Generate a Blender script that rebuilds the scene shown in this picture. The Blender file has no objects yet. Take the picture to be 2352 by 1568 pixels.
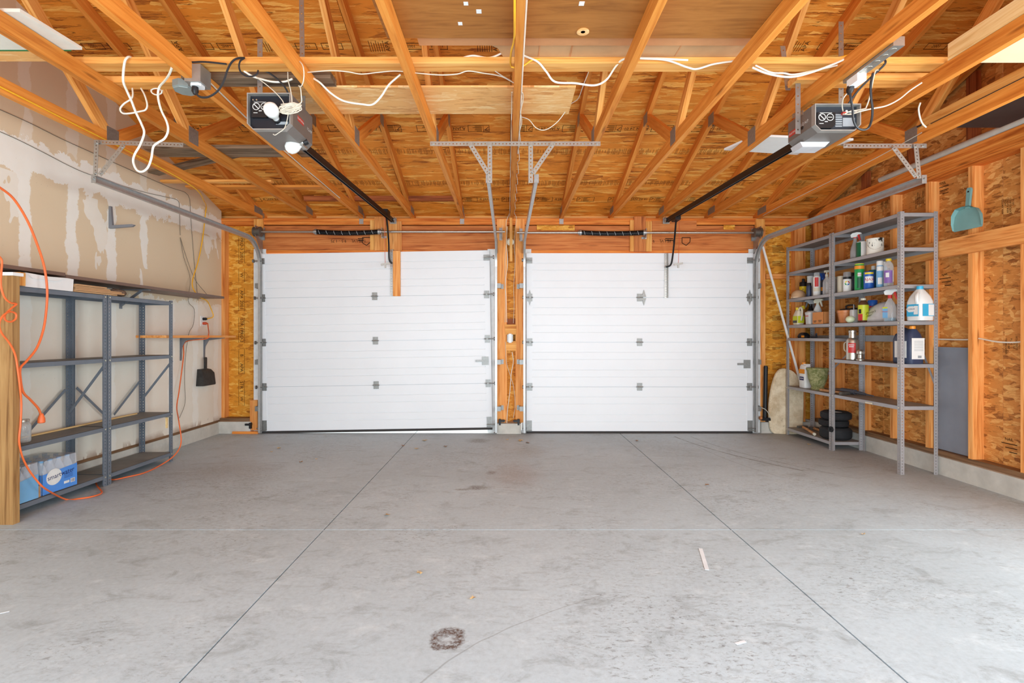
import bpy, bmesh, math, random
from mathutils import Vector, Matrix
V = Vector
random.seed(11)
sc = bpy.context.scene
COL = sc.collection

# ---------------------------------------------------------------- camera, world, sun, exposure
F, CX, CY, CH = 1175.0, 1165.0, 771.0, 1.16          # focal length and principal point for a 2352 x 1568 frame, lens height
cam = bpy.data.cameras.new('camera'); camo = bpy.data.objects.new('camera', cam); COL.objects.link(camo)
camo.location = (0, 0, CH); camo.rotation_euler = (math.pi / 2, 0, 0)
cam.sensor_width = 36.0; cam.lens = F / 2352 * 36
cam.shift_x = (1176 - CX) / 2352; cam.shift_y = -(784 - CY) / 2352
cam.clip_start = 0.05
sc.camera = camo
world = bpy.data.worlds.new('sky'); sc.world = world; world.use_nodes = True
_b = world.node_tree.nodes['Background']; _b.inputs[0].default_value = (0.86, 0.93, 1.0, 1); _b.inputs[1].default_value = 1.0
sun = bpy.data.lights.new('sun', 'SUN'); sun.energy = 7.0; sun.angle = 0.02; sun.color = (1, 0.95, 0.86)
suno = bpy.data.objects.new('sun', sun); COL.objects.link(suno); suno.rotation_euler = (-0.30, math.radians(-48), 0)
day = bpy.data.lights.new('rear_fill_light', 'AREA'); day.shape = 'RECTANGLE'; day.size = 6.2; day.size_y = 1.9  # added fill lamp set in the made-up rear opening
day.energy = 275; day.color = (0.77, 0.925, 1.04)
rear_fill_o = bpy.data.objects.new('rear_fill_light', day); COL.objects.link(rear_fill_o)
rear_fill_o.location = (0.1, -1.12, 1.0); rear_fill_o.rotation_euler = (math.radians(90), 0, 0)
win = bpy.data.lights.new('side_fill_light', 'AREA'); win.shape = 'RECTANGLE'; win.size = 2.3; win.size_y = 1.3  # added fill lamp at the made-up window, brightens the left wall
win.energy = 98; win.color = (0.82, 0.94, 1.0)
side_fill_o = bpy.data.objects.new('side_fill_light', win); COL.objects.link(side_fill_o)
side_fill_o.location = (3.72, 1.42, 1.5); side_fill_o.rotation_euler = (math.radians(90), 0, math.radians(90))
sc.view_settings.view_transform = 'Standard'; sc.view_settings.look = 'None'
sc.view_settings.exposure = 0.19; sc.view_settings.gamma = 1.0
try: sc.view_settings.use_curve_mapping = False
except Exception: pass
sc.cycles.max_bounces = 8; sc.cycles.diffuse_bounces = 4; sc.cycles.caustics_reflective = False; sc.cycles.caustics_refractive = False; sc.cycles.glossy_bounces = 3
sc.cycles.use_adaptive_sampling = True; sc.cycles.adaptive_threshold = 0.03
sc.cycles.transmission_bounces = 6; sc.cycles.transparent_max_bounces = 8

# ---------------------------------------------------------------- helpers: placing
def P(px, py, Y): return V(((px - CX) * Y / F, Y, CH - (py - CY) * Y / F))
def PX(px, py, X): return P(px, py, X * F / (px - CX))
def PZ(px, py, Z): return P(px, py, (CH - Z) * F / (py - CY))

WL = {}
def wloc(o): return WL.get(o.name, V((0, 0, 0))) if o is not None else V((0, 0, 0))
def link(o): COL.objects.link(o); return o
def tag(o, label=None, cat=None, group=None, kind=None):
    if label: o['label'] = label
    if cat: o['category'] = cat
    if group: o['group'] = group
    if kind: o['kind'] = kind
    return o
def thing(name, label, cat, loc=(0, 0, 0), group=None):
    o = link(bpy.data.objects.new(name, None)); o.location = loc; WL[o.name] = V(loc); o.empty_display_size = 0.05
    return tag(o, label, cat, group)
def struct(name, loc=(0, 0, 0)):
    o = link(bpy.data.objects.new(name, None)); o.location = loc; WL[o.name] = V(loc)
    return tag(o, kind='structure')
def dup(root, d, label=None, group=None):
    def cp(o, par):
        c = o.copy(); COL.objects.link(c)
        if par is not None: c.parent = par
        for ch in list(o.children): cp(ch, c)
        return c
    r = cp(root, None); r.location = V(root.location) + V(d); WL[r.name] = wloc(root) + V(d)
    if label: r['label'] = label
    if group: r['group'] = group
    return r

def frame(ax, up=(0, 0, 1)):
    ax = V(ax).normalized(); up = V(up)
    if abs(ax.dot(up.normalized())) > 0.985: up = V((0, 1, 0)) if abs(ax.y) < 0.9 else V((1, 0, 0))
    s = up.cross(ax).normalized(); u = ax.cross(s).normalized()
    return ax, s, u

def smooth(pts, n=6):
    pts = [V(p) for p in pts]
    if len(pts) < 3: return pts
    out = []
    q = [2 * pts[0] - pts[1]] + pts + [2 * pts[-1] - pts[-2]]
    for i in range(1, len(q) - 2):
        p0, p1, p2, p3 = q[i - 1], q[i], q[i + 1], q[i + 2]
        for k in range(n):
            t = k / n
            out.append(0.5 * ((2 * p1) + (p2 - p0) * t + (2 * p0 - 5 * p1 + 4 * p2 - p3) * t * t + (3 * p1 - p0 - 3 * p2 + p3) * t ** 3))
    out.append(pts[-1])
    return out

class MB:
    def __init__(s): s.v = []; s.f = []
    def add(s, vs, fs):
        b = len(s.v); s.v += [V(p) for p in vs]; s.f += [tuple(i + b for i in f) for f in fs]; return s
    def obox(s, c, a, b, d):
        c, a, b, d = V(c), V(a), V(b), V(d)
        vs = [c + i * a + j * b + k * d for i in (-1, 1) for j in (-1, 1) for k in (-1, 1)]
        fs = [(0, 1, 3, 2), (4, 6, 7, 5), (0, 4, 5, 1), (2, 3, 7, 6), (0, 2, 6, 4), (1, 5, 7, 3)]
        if a.cross(b).dot(d) < 0: fs = [f[::-1] for f in fs]
        return s.add(vs, fs)
    def box(s, a, b):
        a, b = V(a), V(b); lo = V([min(a[i], b[i]) for i in range(3)]); hi = V([max(a[i], b[i]) for i in range(3)])
        h = (hi - lo) / 2
        return s.obox((lo + hi) / 2, (h.x, 0, 0), (0, h.y, 0), (0, 0, h.z))
    def bar(s, p0, p1, w, h, up=(0, 0, 1)):
        p0, p1 = V(p0), V(p1); ax, sd, u = frame(p1 - p0, up)
        return s.obox((p0 + p1) / 2, ax * (p1 - p0).length / 2, sd * w / 2, u * h / 2)
    def cyl(s, p0, p1, r, r2=None, n=14, cap=True):
        p0, p1 = V(p0), V(p1); r2 = r if r2 is None else r2
        ax, a, b = frame(p1 - p0)
        vs = []
        for p, rr in ((p0, r), (p1, r2)):
            vs += [p + (a * math.cos(2 * math.pi * i / n) + b * math.sin(2 * math.pi * i / n)) * rr for i in range(n)]
        fs = [(i, (i + 1) % n, n + (i + 1) % n, n + i) for i in range(n)]
        if cap: fs += [tuple(range(n))[::-1], tuple(range(n, 2 * n))]
        return s.add(vs, fs)
    def tube(s, pts, r, n=7):
        pts = [V(p) for p in pts]; vs = []; m = len(pts)
        up = None
        for i, p in enumerate(pts):
            t = (pts[min(i + 1, m - 1)] - pts[max(i - 1, 0)])
            if t.length < 1e-9: t = V((0, 0, 1))
            t.normalize()
            if up is None: _, a, b = frame(t)
            else:
                a = up - t * up.dot(t)
                if a.length < 1e-6: _, a, _b = frame(t)
                a.normalize(); b = t.cross(a)
            up = a
            vs += [p + (a * math.cos(2 * math.pi * k / n) + b * math.sin(2 * math.pi * k / n)) * r for k in range(n)]
        fs = []
        for i in range(m - 1):
            for k in range(n):
                fs.append((i * n + k, i * n + (k + 1) % n, (i + 1) * n + (k + 1) % n, (i + 1) * n + k))
        fs += [tuple(range(n))[::-1], tuple(range((m - 1) * n, m * n))]
        return s.add(vs, fs)
    def lathe(s, prof, c=(0, 0, 0), n=20, ax=(0, 0, 1), sx=1, sy=1):
        c = V(c); w, a, b = frame(ax); vs = []
        for r, z in prof:
            vs += [c + a * (r * sx * math.cos(2 * math.pi * i / n)) + b * (r * sy * math.sin(2 * math.pi * i / n)) + w * z for i in range(n)]
        fs = []
        for j in range(len(prof) - 1):
            for i in range(n):
                fs.append((j * n + i, j * n + (i + 1) % n, (j + 1) * n + (i + 1) % n, (j + 1) * n + i))
        if prof[0][0] > 1e-6: fs.append(tuple(range(n))[::-1])
        if prof[-1][0] > 1e-6: fs.append(tuple(range((len(prof) - 1) * n, len(prof) * n)))
        return s.add(vs, fs)
    def prism(s, poly, o, u, v, w, d):
        # 2-D polygon in the (u, v) plane through o, pushed d along w
        o, u, v, w = V(o), V(u), V(v), V(w); n = len(poly)
        vs = [o + u * p[0] + v * p[1] for p in poly]; vs += [p + w * d for p in vs]
        fs = [tuple(range(n))[::-1], tuple(range(n, 2 * n))] + [(i, (i + 1) % n, n + (i + 1) % n, n + i) for i in range(n)]
        return s.add(vs, fs)
    def perf(s, p0, p1, wdir, w, t, pitch, hole):
        # perforated strip: wdir = direction of its width, t = thickness vector
        p0, p1, wd, t = V(p0), V(p1), V(wdir).normalized(), V(t)
        L = (p1 - p0).length; ax = (p1 - p0) / L; n = max(1, int(round(L / pitch))); st = L / n; hw = w / 2
        for i in range(n):
            c = p0 + ax * st * (i + .5); h = st / 2
            out = [(-h, -hw), (0, -hw), (h, -hw), (h, 0), (h, hw), (0, hw), (-h, hw), (-h, 0)]
            inn = [(hole * math.cos(a), hole * math.sin(a)) for a in [math.radians(225 + 45 * k) for k in range(8)]]
            vs = [c + ax * a + wd * b for a, b in out] + [c + ax * a + wd * b for a, b in inn]
            vs += [p + t for p in vs]
            fs = []
            for k in range(8):
                m = (k + 1) % 8
                fs += [(k, 8 + k, 8 + m, m), (16 + k, 16 + m, 24 + m, 24 + k), (8 + k, 24 + k, 24 + m, 8 + m)]
            fs += [(0, 1, 17, 16), (1, 2, 18, 17), (4, 5, 21, 20), (5, 6, 22, 21)]
            s.add(vs, fs)
        e0 = [p0 - wd * hw, p0 + wd * hw, p1 - wd * hw, p1 + wd * hw]
        s.add([e0[0], e0[1], e0[1] + t, e0[0] + t], [(0, 1, 2, 3)]); s.add([e0[2], e0[3], e0[3] + t, e0[2] + t], [(3, 2, 1, 0)])
        return s
    def xf(s, M): s.v = [M @ p for p in s.v]; return s
    def build(s, name, mat, parent=None, org=None, recalc=False, ang=35):
        if parent is None and org is None:
            lo = V([min(p[i] for p in s.v) for i in range(3)]); hi = V([max(p[i] for p in s.v) for i in range(3)])
            org = V(((lo.x + hi.x) / 2, (lo.y + hi.y) / 2, lo.z))
        o0 = wloc(parent) if parent is not None else V(org)
        me = bpy.data.meshes.new(name); me.from_pydata([p - o0 for p in s.v], [], s.f)
        if recalc:
            bm = bmesh.new(); bm.from_mesh(me); bmesh.ops.recalc_face_normals(bm, faces=bm.faces); bm.to_mesh(me); bm.free()
        me.polygons.foreach_set('use_smooth', [True] * len(me.polygons))
        try: me.set_sharp_from_angle(angle=math.radians(ang))
        except Exception: pass
        me.materials.append(MAT[mat] if isinstance(mat, str) else mat)
        o = link(bpy.data.objects.new(name, me))
        if parent is not None: o.parent = parent; WL[o.name] = o0
        else: o.location = o0; WL[o.name] = o0
        return o

def board(name, p0, p1, w, h, mat, parent=None, up=(0, 0, 1)):
    """one length of lumber: its mesh runs along its own X so the grain follows it; w = side, h = along up"""
    p0, p1 = V(p0), V(p1); ax, sd, u = frame(p1 - p0, up); L = (p1 - p0).length
    me = bpy.data.meshes.new(name)
    m = MB().box((-L / 2, -w / 2, -h / 2), (L / 2, w / 2, h / 2))
    me.from_pydata(m.v, [], m.f); me.materials.append(MAT[mat])
    o = link(bpy.data.objects.new(name, me))
    R = Matrix((ax, sd, u)).transposed().to_4x4(); c = (p0 + p1) / 2
    if parent is not None: o.parent = parent
    o.matrix_local = Matrix.Translation(c - wloc(parent)) @ R
    return o
def bbox_board(name, a, b, mat, parent=None):
    """axis-aligned lumber between two corners; the longest side carries the grain"""
    a, b = V(a), V(b); d = [abs(b[i] - a[i]) for i in range(3)]; k = d.index(max(d)); c = (a + b) / 2
    e = V((0, 0, 0)); e[k] = d[k] / 2
    up = (0, 0, 1) if k != 2 else (0, 1, 0)
    if k == 2: w, h = d[0], d[1]
    elif k == 0: w, h = d[1], d[2]
    else: w, h = d[0], d[2]
    return board(name, c - e, c + e, w, h, mat, parent, up)

_tx = {}
def textmesh(s, size, align='CENTER', spacing=1.0):
    key = (s, size, align, spacing)
    if key not in _tx:
        cu = bpy.data.curves.new('txt', 'FONT'); cu.body = s; cu.size = size; cu.align_x = align; cu.align_y = 'CENTER'
        cu.resolution_u = 2; cu.space_character = spacing
        ob = bpy.data.objects.new('txt', cu); COL.objects.link(ob)
        dg = bpy.context.evaluated_depsgraph_get(); me = bpy.data.meshes.new_from_object(ob.evaluated_get(dg))
        vs = [tuple(v.co) for v in me.vertices]; fs = [tuple(p.vertices) for p in me.polygons]
        bpy.data.objects.remove(ob); bpy.data.curves.remove(cu); bpy.data.meshes.remove(me)
        _tx[key] = (vs, fs)
    return _tx[key]
def put_text(mb, s, o, u, v, size, align='CENTER', bold=0, spacing=1.0, wrap=None):
    vs, fs = textmesh(s, size, align, spacing); o, u, v = V(o), V(u).normalized(), V(v).normalized()
    if wrap is None: mb.add([o + u * p[0] + v * p[1] for p in vs], fs)
    else:   # around a vertical axis of radius r
        cxy, r, a0 = wrap
        mb.add([V((cxy[0] + r * math.cos(a0 + p[0] / r), cxy[1] + r * math.sin(a0 + p[0] / r), o.z + p[1])) for p in vs], fs)
    return mb

# ---------------------------------------------------------------- materials (all node based)
MAT = {}
def lin(c): return c / 12.92 if c <= 0.04045 else ((c + 0.055) / 1.055) ** 2.4
def S(r, g, b): return (lin(r / 255), lin(g / 255), lin(b / 255), 1.0)
class NT:
    def __init__(s, name):
        s.m = bpy.data.materials.new(name); s.m.use_nodes = True; s.t = s.m.node_tree
        s.bsdf = s.t.nodes['Principled BSDF']; MAT[name] = s.m
        s.m.diffuse_color = (.5, .5, .5, 1)
    def n(s, ty, ins=None, **pr):
        x = s.t.nodes.new('ShaderNode' + ty)
        for k, v in pr.items(): setattr(x, k, v)
        for k, v in (ins or {}).items(): s.set(x.inputs[k], v)
        return x
    def set(s, sock, v):
        if isinstance(v, bpy.types.NodeSocket): s.t.links.new(v, sock)
        else: sock.default_value = v
    def ma(s, op, a, b=0.0, c=0.0, clamp=False):
        x = s.n('Math', operation=op, use_clamp=clamp); s.set(x.inputs[0], a); s.set(x.inputs[1], b); s.set(x.inputs[2], c); return x.outputs[0]
    def mix(s, f, a, b, bt='MIX'):
        x = s.n('Mix', data_type='RGBA', blend_type=bt); s.set(x.inputs[0], f); s.set(x.inputs[6], a); s.set(x.inputs[7], b); return x.outputs[2]
    def ramp(s, f, st, interp='LINEAR'):
        x = s.n('ValToRGB'); r = x.color_ramp; r.interpolation = interp
        while len(r.elements) < len(st): r.elements.new(0.5)
        for e, (p, c) in zip(r.elements, st):
            e.position = p; e.color = c if isinstance(c, tuple) else (c, c, c, 1)
        s.set(x.inputs[0], f); return x.outputs[0]
    def obj(s): return s.n('TexCoord').outputs['Object']
    def mapp(s, v, sc=(1, 1, 1), rot=(0, 0, 0), loc=(0, 0, 0)):
        x = s.n('Mapping'); s.set(x.inputs[0], v); x.inputs[1].default_value = loc; x.inputs[2].default_value = rot; x.inputs[3].default_value = sc; return x.outputs[0]
    def noise(s, v, scale, det=3, rough=.5, dist=0.0, out=0):
        x = s.n('TexNoise'); s.set(x.inputs['Vector'], v); x.inputs['Scale'].default_value = scale; x.inputs['Detail'].default_value = det
        x.inputs['Roughness'].default_value = rough; x.inputs['Distortion'].default_value = dist; return x.outputs[out]
    def voro(s, v, scale, out='Color', feat='F1'):
        x = s.n('TexVoronoi', feature=feat); s.set(x.inputs['Vector'], v); x.inputs['Scale'].default_value = scale; return x.outputs[out]
    def vadd(s, a, b):
        x = s.n('VectorMath', operation='ADD'); s.set(x.inputs[0], a); s.set(x.inputs[1], b); return x.outputs[0]
    def vscale(s, a, f):
        x = s.n('VectorMath', operation='SCALE'); s.set(x.inputs[0], a); s.set(x.inputs[3], f); return x.outputs[0]
    def sep(s, v): x = s.n('SeparateXYZ'); s.set(x.inputs[0], v); return x.outputs
    def red(s, c): x = s.n('SeparateColor'); s.set(x.inputs[0], c); return x.outputs
    def comb(s, a, b, c):
        x = s.n('CombineXYZ'); s.set(x.inputs[0], a); s.set(x.inputs[1], b); s.set(x.inputs[2], c); return x.outputs[0]
    def rnd(s): return s.n('ObjectInfo').outputs['Random']
    def bump(s, h, st=.3, d=.01):
        x = s.n('Bump'); s.set(x.inputs['Height'], h); x.inputs['Strength'].default_value = st; x.inputs['Distance'].default_value = d
        s.t.links.new(x.outputs[0], s.bsdf.inputs['Normal'])
    def out(s, col, rough=.5, metal=0.0, spec=.5, **kw):
        s.set(s.bsdf.inputs['Base Color'], col); s.set(s.bsdf.inputs['Roughness'], rough); s.set(s.bsdf.inputs['Metallic'], metal)
        s.set(s.bsdf.inputs['Specular IOR Level'], spec)
        for k, v in kw.items(): s.set(s.bsdf.inputs[k], v)
        return s.m
def shade(c, f): return (c[0] * f, c[1] * f, c[2] * f, 1)

def mk(name, c, rough=.5, metal=0.0, var=.10, scale=14, spec=.4, bump=0, **kw):
    n = NT(name); v = n.obj()
    f = n.noise(v, scale, 4, .6)
    col = n.mix(n.ramp(f, [(.3, 0.), (.7, 1.)]), shade(c, 1 - var), shade(c, 1 + var * .6))
    if bump: n.bump(n.noise(v, scale * 4, 3), bump, .004)
    n.out(col, rough, metal, spec, **kw); return name
def mkglass(name, c, rough=.05, alpha=.35, spec=.6):
    """thin clear plastic or glass: mostly see-through, with a sheen"""
    n = NT(name); f = n.noise(n.obj(), 30, 2); lw = n.n('LayerWeight', {'Blend': .35})
    n.out(n.mix(f, shade(c, .92), c), rough, 0, spec, **{'Alpha': n.ma('ADD', alpha, n.ma('MULTIPLY', lw.outputs['Facing'], .45), clamp=True)}); return name

def lumber(name, lo, hi, dark, var=.35, knots=1.0):
    n = NT(name); o = n.obj(); r = n.rnd()
    off = n.comb(n.ma('MULTIPLY', r, 37.), n.ma('MULTIPLY', r, 91.), n.ma('MULTIPLY', r, 53.))
    v = n.vadd(o, off)
    g = n.noise(n.mapp(v, (1.3, 30, 30)), 1.0, 4, .66, .9)                      # long grain
    rings = n.ma('SINE', n.ma('MULTIPLY', n.noise(n.mapp(v, (.5, 6, 6)), 1.6, 1, .4), 60.))
    t = n.ma('ADD', g, n.ma('MULTIPLY', rings, .03))
    c = n.ramp(t, [(.30, dark), (.46, lo), (.68, hi)])
    if knots:
        kd = n.voro(n.mapp(v, (1.6, 11, 11)), 1.0, 'Distance')
        c = n.mix(n.ma('MULTIPLY', n.ramp(kd, [(.05, 1.), (.13, 0.)]), .75 * knots), c, shade(dark, .55))
    val = n.ma('ADD', 1 - var / 2, n.ma('MULTIPLY', r, var))
    hs = n.n('HueSaturation'); n.set(hs.inputs['Value'], val); n.set(hs.inputs['Color'], c)
    n.out(hs.outputs[0], .62, 0, .25); return name
def osb(name, dark, mid, light, plane='xy', aspect=(6, 34), rots=(.05, -.12, .6), var=.3, crack=.5, tw=.42, fw=.66):
    """oriented strand board: layers of long flakes, each layer turned its own way, one tone per flake"""
    n = NT(name); o = n.obj(); r = n.rnd(); x, y, z = n.sep(o)
    p = {'xy': (x, y), 'yz': (y, z), 'xz': (x, z)}[plane]
    v = n.comb(n.ma('ADD', p[0], n.ma('MULTIPLY', r, 17.)), n.ma('ADD', p[1], n.ma('MULTIPLY', r, 29.)), 0.0)
    def v2(vec, out='Color'):
        q = n.n('TexVoronoi', voronoi_dimensions='2D'); n.set(q.inputs['Vector'], vec); q.inputs['Scale'].default_value = 1; return q.outputs[out]
    def n2(vec, sc, det, rough, dist=0.0, out=0):
        q = n.n('TexNoise', noise_dimensions='2D'); n.set(q.inputs['Vector'], vec); q.inputs['Scale'].default_value = sc
        q.inputs['Detail'].default_value = det; q.inputs['Roughness'].default_value = rough; q.inputs['Distortion'].default_value = dist; return q.outputs[out]
    wv = n2(v, 3, 2, .6, 0, 1); w = n.vadd(v, n.vscale(n2(v, 22, 2, .6, 0, 1), .012))
    def turned(a, k=1.0, dx=0.0): return n.mapp(w, (aspect[0] * k, aspect[1] * k, 1), (0, 0, a), (dx, dx * 1.7, 0))
    ca, cb, cc = n.red(v2(turned(rots[0]))), n.red(v2(turned(rots[1], .8, 5.3))), n.red(v2(turned(rots[2], .9, 9.1)))
    tone = n.mix(n.ma('GREATER_THAN', cb[1], .50), ca[0], cb[0]); tone = n.mix(n.ma('GREATER_THAN', cc[1], .72), tone, cc[0])
    fib = n2(n.mapp(w, (aspect[0] * .9, aspect[1] * 2.4, 1), (0, 0, rots[0])), 1.0, 4, .72, .25)
    slit = n2(n.mapp(w, (aspect[0] * .9, aspect[1] * 1.5, 1), (0, 0, rots[1]), (3, 7, 0)), 1.0, 3, .7, .35)
    t = n.ma('ADD', n.ma('MULTIPLY', tone, tw), n.ma('MULTIPLY', fib, fw))
    c = n.ramp(t, [(.26, dark), (.42, mid), (.60, mid), (.78, light)])
    c = n.mix(n.ma('MULTIPLY', n.ramp(slit, [(.27, 1.), (.36, 0.)]), crack), c, shade(dark, .55))
    val = n.ma('ADD', 1 - var / 2, n.ma('MULTIPLY', n.red(wv)[2], var))
    hs = n.n('HueSaturation'); n.set(hs.inputs['Value'], val); n.set(hs.inputs['Color'], c)
    n.out(hs.outputs[0], .6, 0, .3); return name

lumber('truss_wood', S(216, 132, 52), S(232, 154, 70), S(192, 106, 36), .26)
lumber('web_wood', S(230, 158, 78), S(244, 184, 106), S(198, 118, 48), .26)
lumber('stud_wood', S(232, 152, 80), S(246, 180, 108), S(196, 110, 48), .22)
lumber('header_wood', S(196, 112, 56), S(216, 138, 76), S(146, 74, 32), .16, .5)
lumber('plate_wood', S(216, 120, 46), S(236, 152, 70), S(172, 82, 24), .2)
lumber('pale_wood', S(236, 200, 138), S(246, 220, 166), S(210, 160, 94), .15)
lumber('grey_wood', S(122, 100, 78), S(150, 126, 102), S(80, 60, 44), .25)
lumber('dark_wood', S(150, 80, 42), S(178, 104, 58), S(108, 54, 26), .2)
lumber('grime_wood', S(124, 92, 64), S(148, 112, 80), S(84, 60, 42), .2)
lumber('post_wood', S(164, 122, 74), S(184, 144, 92), S(122, 84, 46), .12, 1.2)
lumber('handle_wood', S(196, 140, 92), S(214, 164, 116), S(150, 98, 58), .1, 0)
osb('osb_roof', S(138, 66, 14), S(226, 138, 46), S(250, 190, 96), 'xy', (4.5, 34), (.04, -.16, .8), .35, .8)
osb('osb_wall', S(150, 90, 42), S(216, 144, 72), S(240, 184, 110), 'yz', (17, 40), (.6, 2.1, 1.4), .25, .45, .5, .58)
osb('osb_bay', S(168, 96, 20), S(224, 150, 46), S(244, 190, 88), 'xz', (17, 42), (.5, 1.9, 1.2), .2, .5, .45, .62)
osb('osb_strip', S(204, 136, 74), S(236, 176, 108), S(248, 208, 150), 'xy', (8, 30), (.1, -.2, .6), .12, .3)

def drywall():
    n = NT('drywall'); o = n.obj(); x, y, z = n.sep(o)
    nz = n.noise(o, 5.5, 6, .68); nz2 = n.noise(n.mapp(o, (1, 1, .5), loc=(3, 4, 5)), 2.2, 4, .6)
    tan = n.mix(n.noise(o, 1.2, 3), S(222, 198, 164), S(232, 212, 182))
    yy = n.ma('ADD', y, n.ma('MULTIPLY', n.ma('SUBTRACT', nz, .5), .13))
    fr = n.ma('ABSOLUTE', n.ma('SUBTRACT', n.ma('FRACT', n.ma('DIVIDE', n.ma('SUBTRACT', yy, 3.437), .398)), .5))   # 0 on a stud line
    vm = n.ma('MULTIPLY', n.ramp(fr, [(.115, 1.), (.135, 0.)]), n.ma('MAXIMUM', n.ma('LESS_THAN', y, 5.02), n.ma('LESS_THAN', z, 1.5)))
    zz = n.ma('ADD', z, n.ma('MULTIPLY', n.ma('SUBTRACT', nz, .5), .34))
    gate = n.ramp(zz, [(.0, 1.), (.999, 1.)])
    seg = n.ma('GREATER_THAN', n.noise(n.mapp(o, (1, 2.5, 1.1), loc=(1, 2, 1.3)), 1.6, 1), .37)
    hi = n.ma('LESS_THAN', zz, 2.44)
    vm = n.ma('MULTIPLY', vm, n.ma('MAXIMUM', seg, n.ma('LESS_THAN', z, 1.5)))
    # taped joint under the trusses, and the broad skim below the shelf
    hb = n.ma('MULTIPLY', n.ma('GREATER_THAN', zz, 2.32), n.ma('LESS_THAN', zz, 2.56))
    up = n.ma('MULTIPLY', n.ma('GREATER_THAN', z, 2.5), .55)
    vm = n.ma('MULTIPLY', vm, n.ma('SUBTRACT', 1.0, up))
    pt = n.ma('MULTIPLY', n.ma('GREATER_THAN', nz2, .63), n.ma('LESS_THAN', z, 2.3))
    low = n.ma('MULTIPLY', n.ma('LESS_THAN', zz, 1.52), .72)
    m = n.ma('MAXIMUM', n.ma('MAXIMUM', vm, hb), n.ma('MAXIMUM', n.ma('MULTIPLY', pt, .8), low))
    mud = n.mix(n.noise(o, 9, 4), S(240, 233, 220), S(248, 243, 233))
    c = n.mix(m, tan, mud)
    sp = n.ramp(n.voro(o, 26, 'Distance'), [(.035, 1.), (.06, 0.)])
    c = n.mix(n.ma('MULTIPLY', sp, n.ma('MULTIPLY', n.ma('GREATER_THAN', n.noise(o, 3.1, 1), .56), .5)), c, S(120, 96, 72))
    rust = n.ramp(n.ma('ADD', z, n.ma('MULTIPLY', nz, .1)), [(.19, .8), (.27, 0.)])
    c = n.mix(n.ma('MULTIPLY', rust, n.ma('GREATER_THAN', nz2, .47)), c, S(140, 92, 52))
    n.out(c, .85, 0, .15)
drywall()

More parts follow.
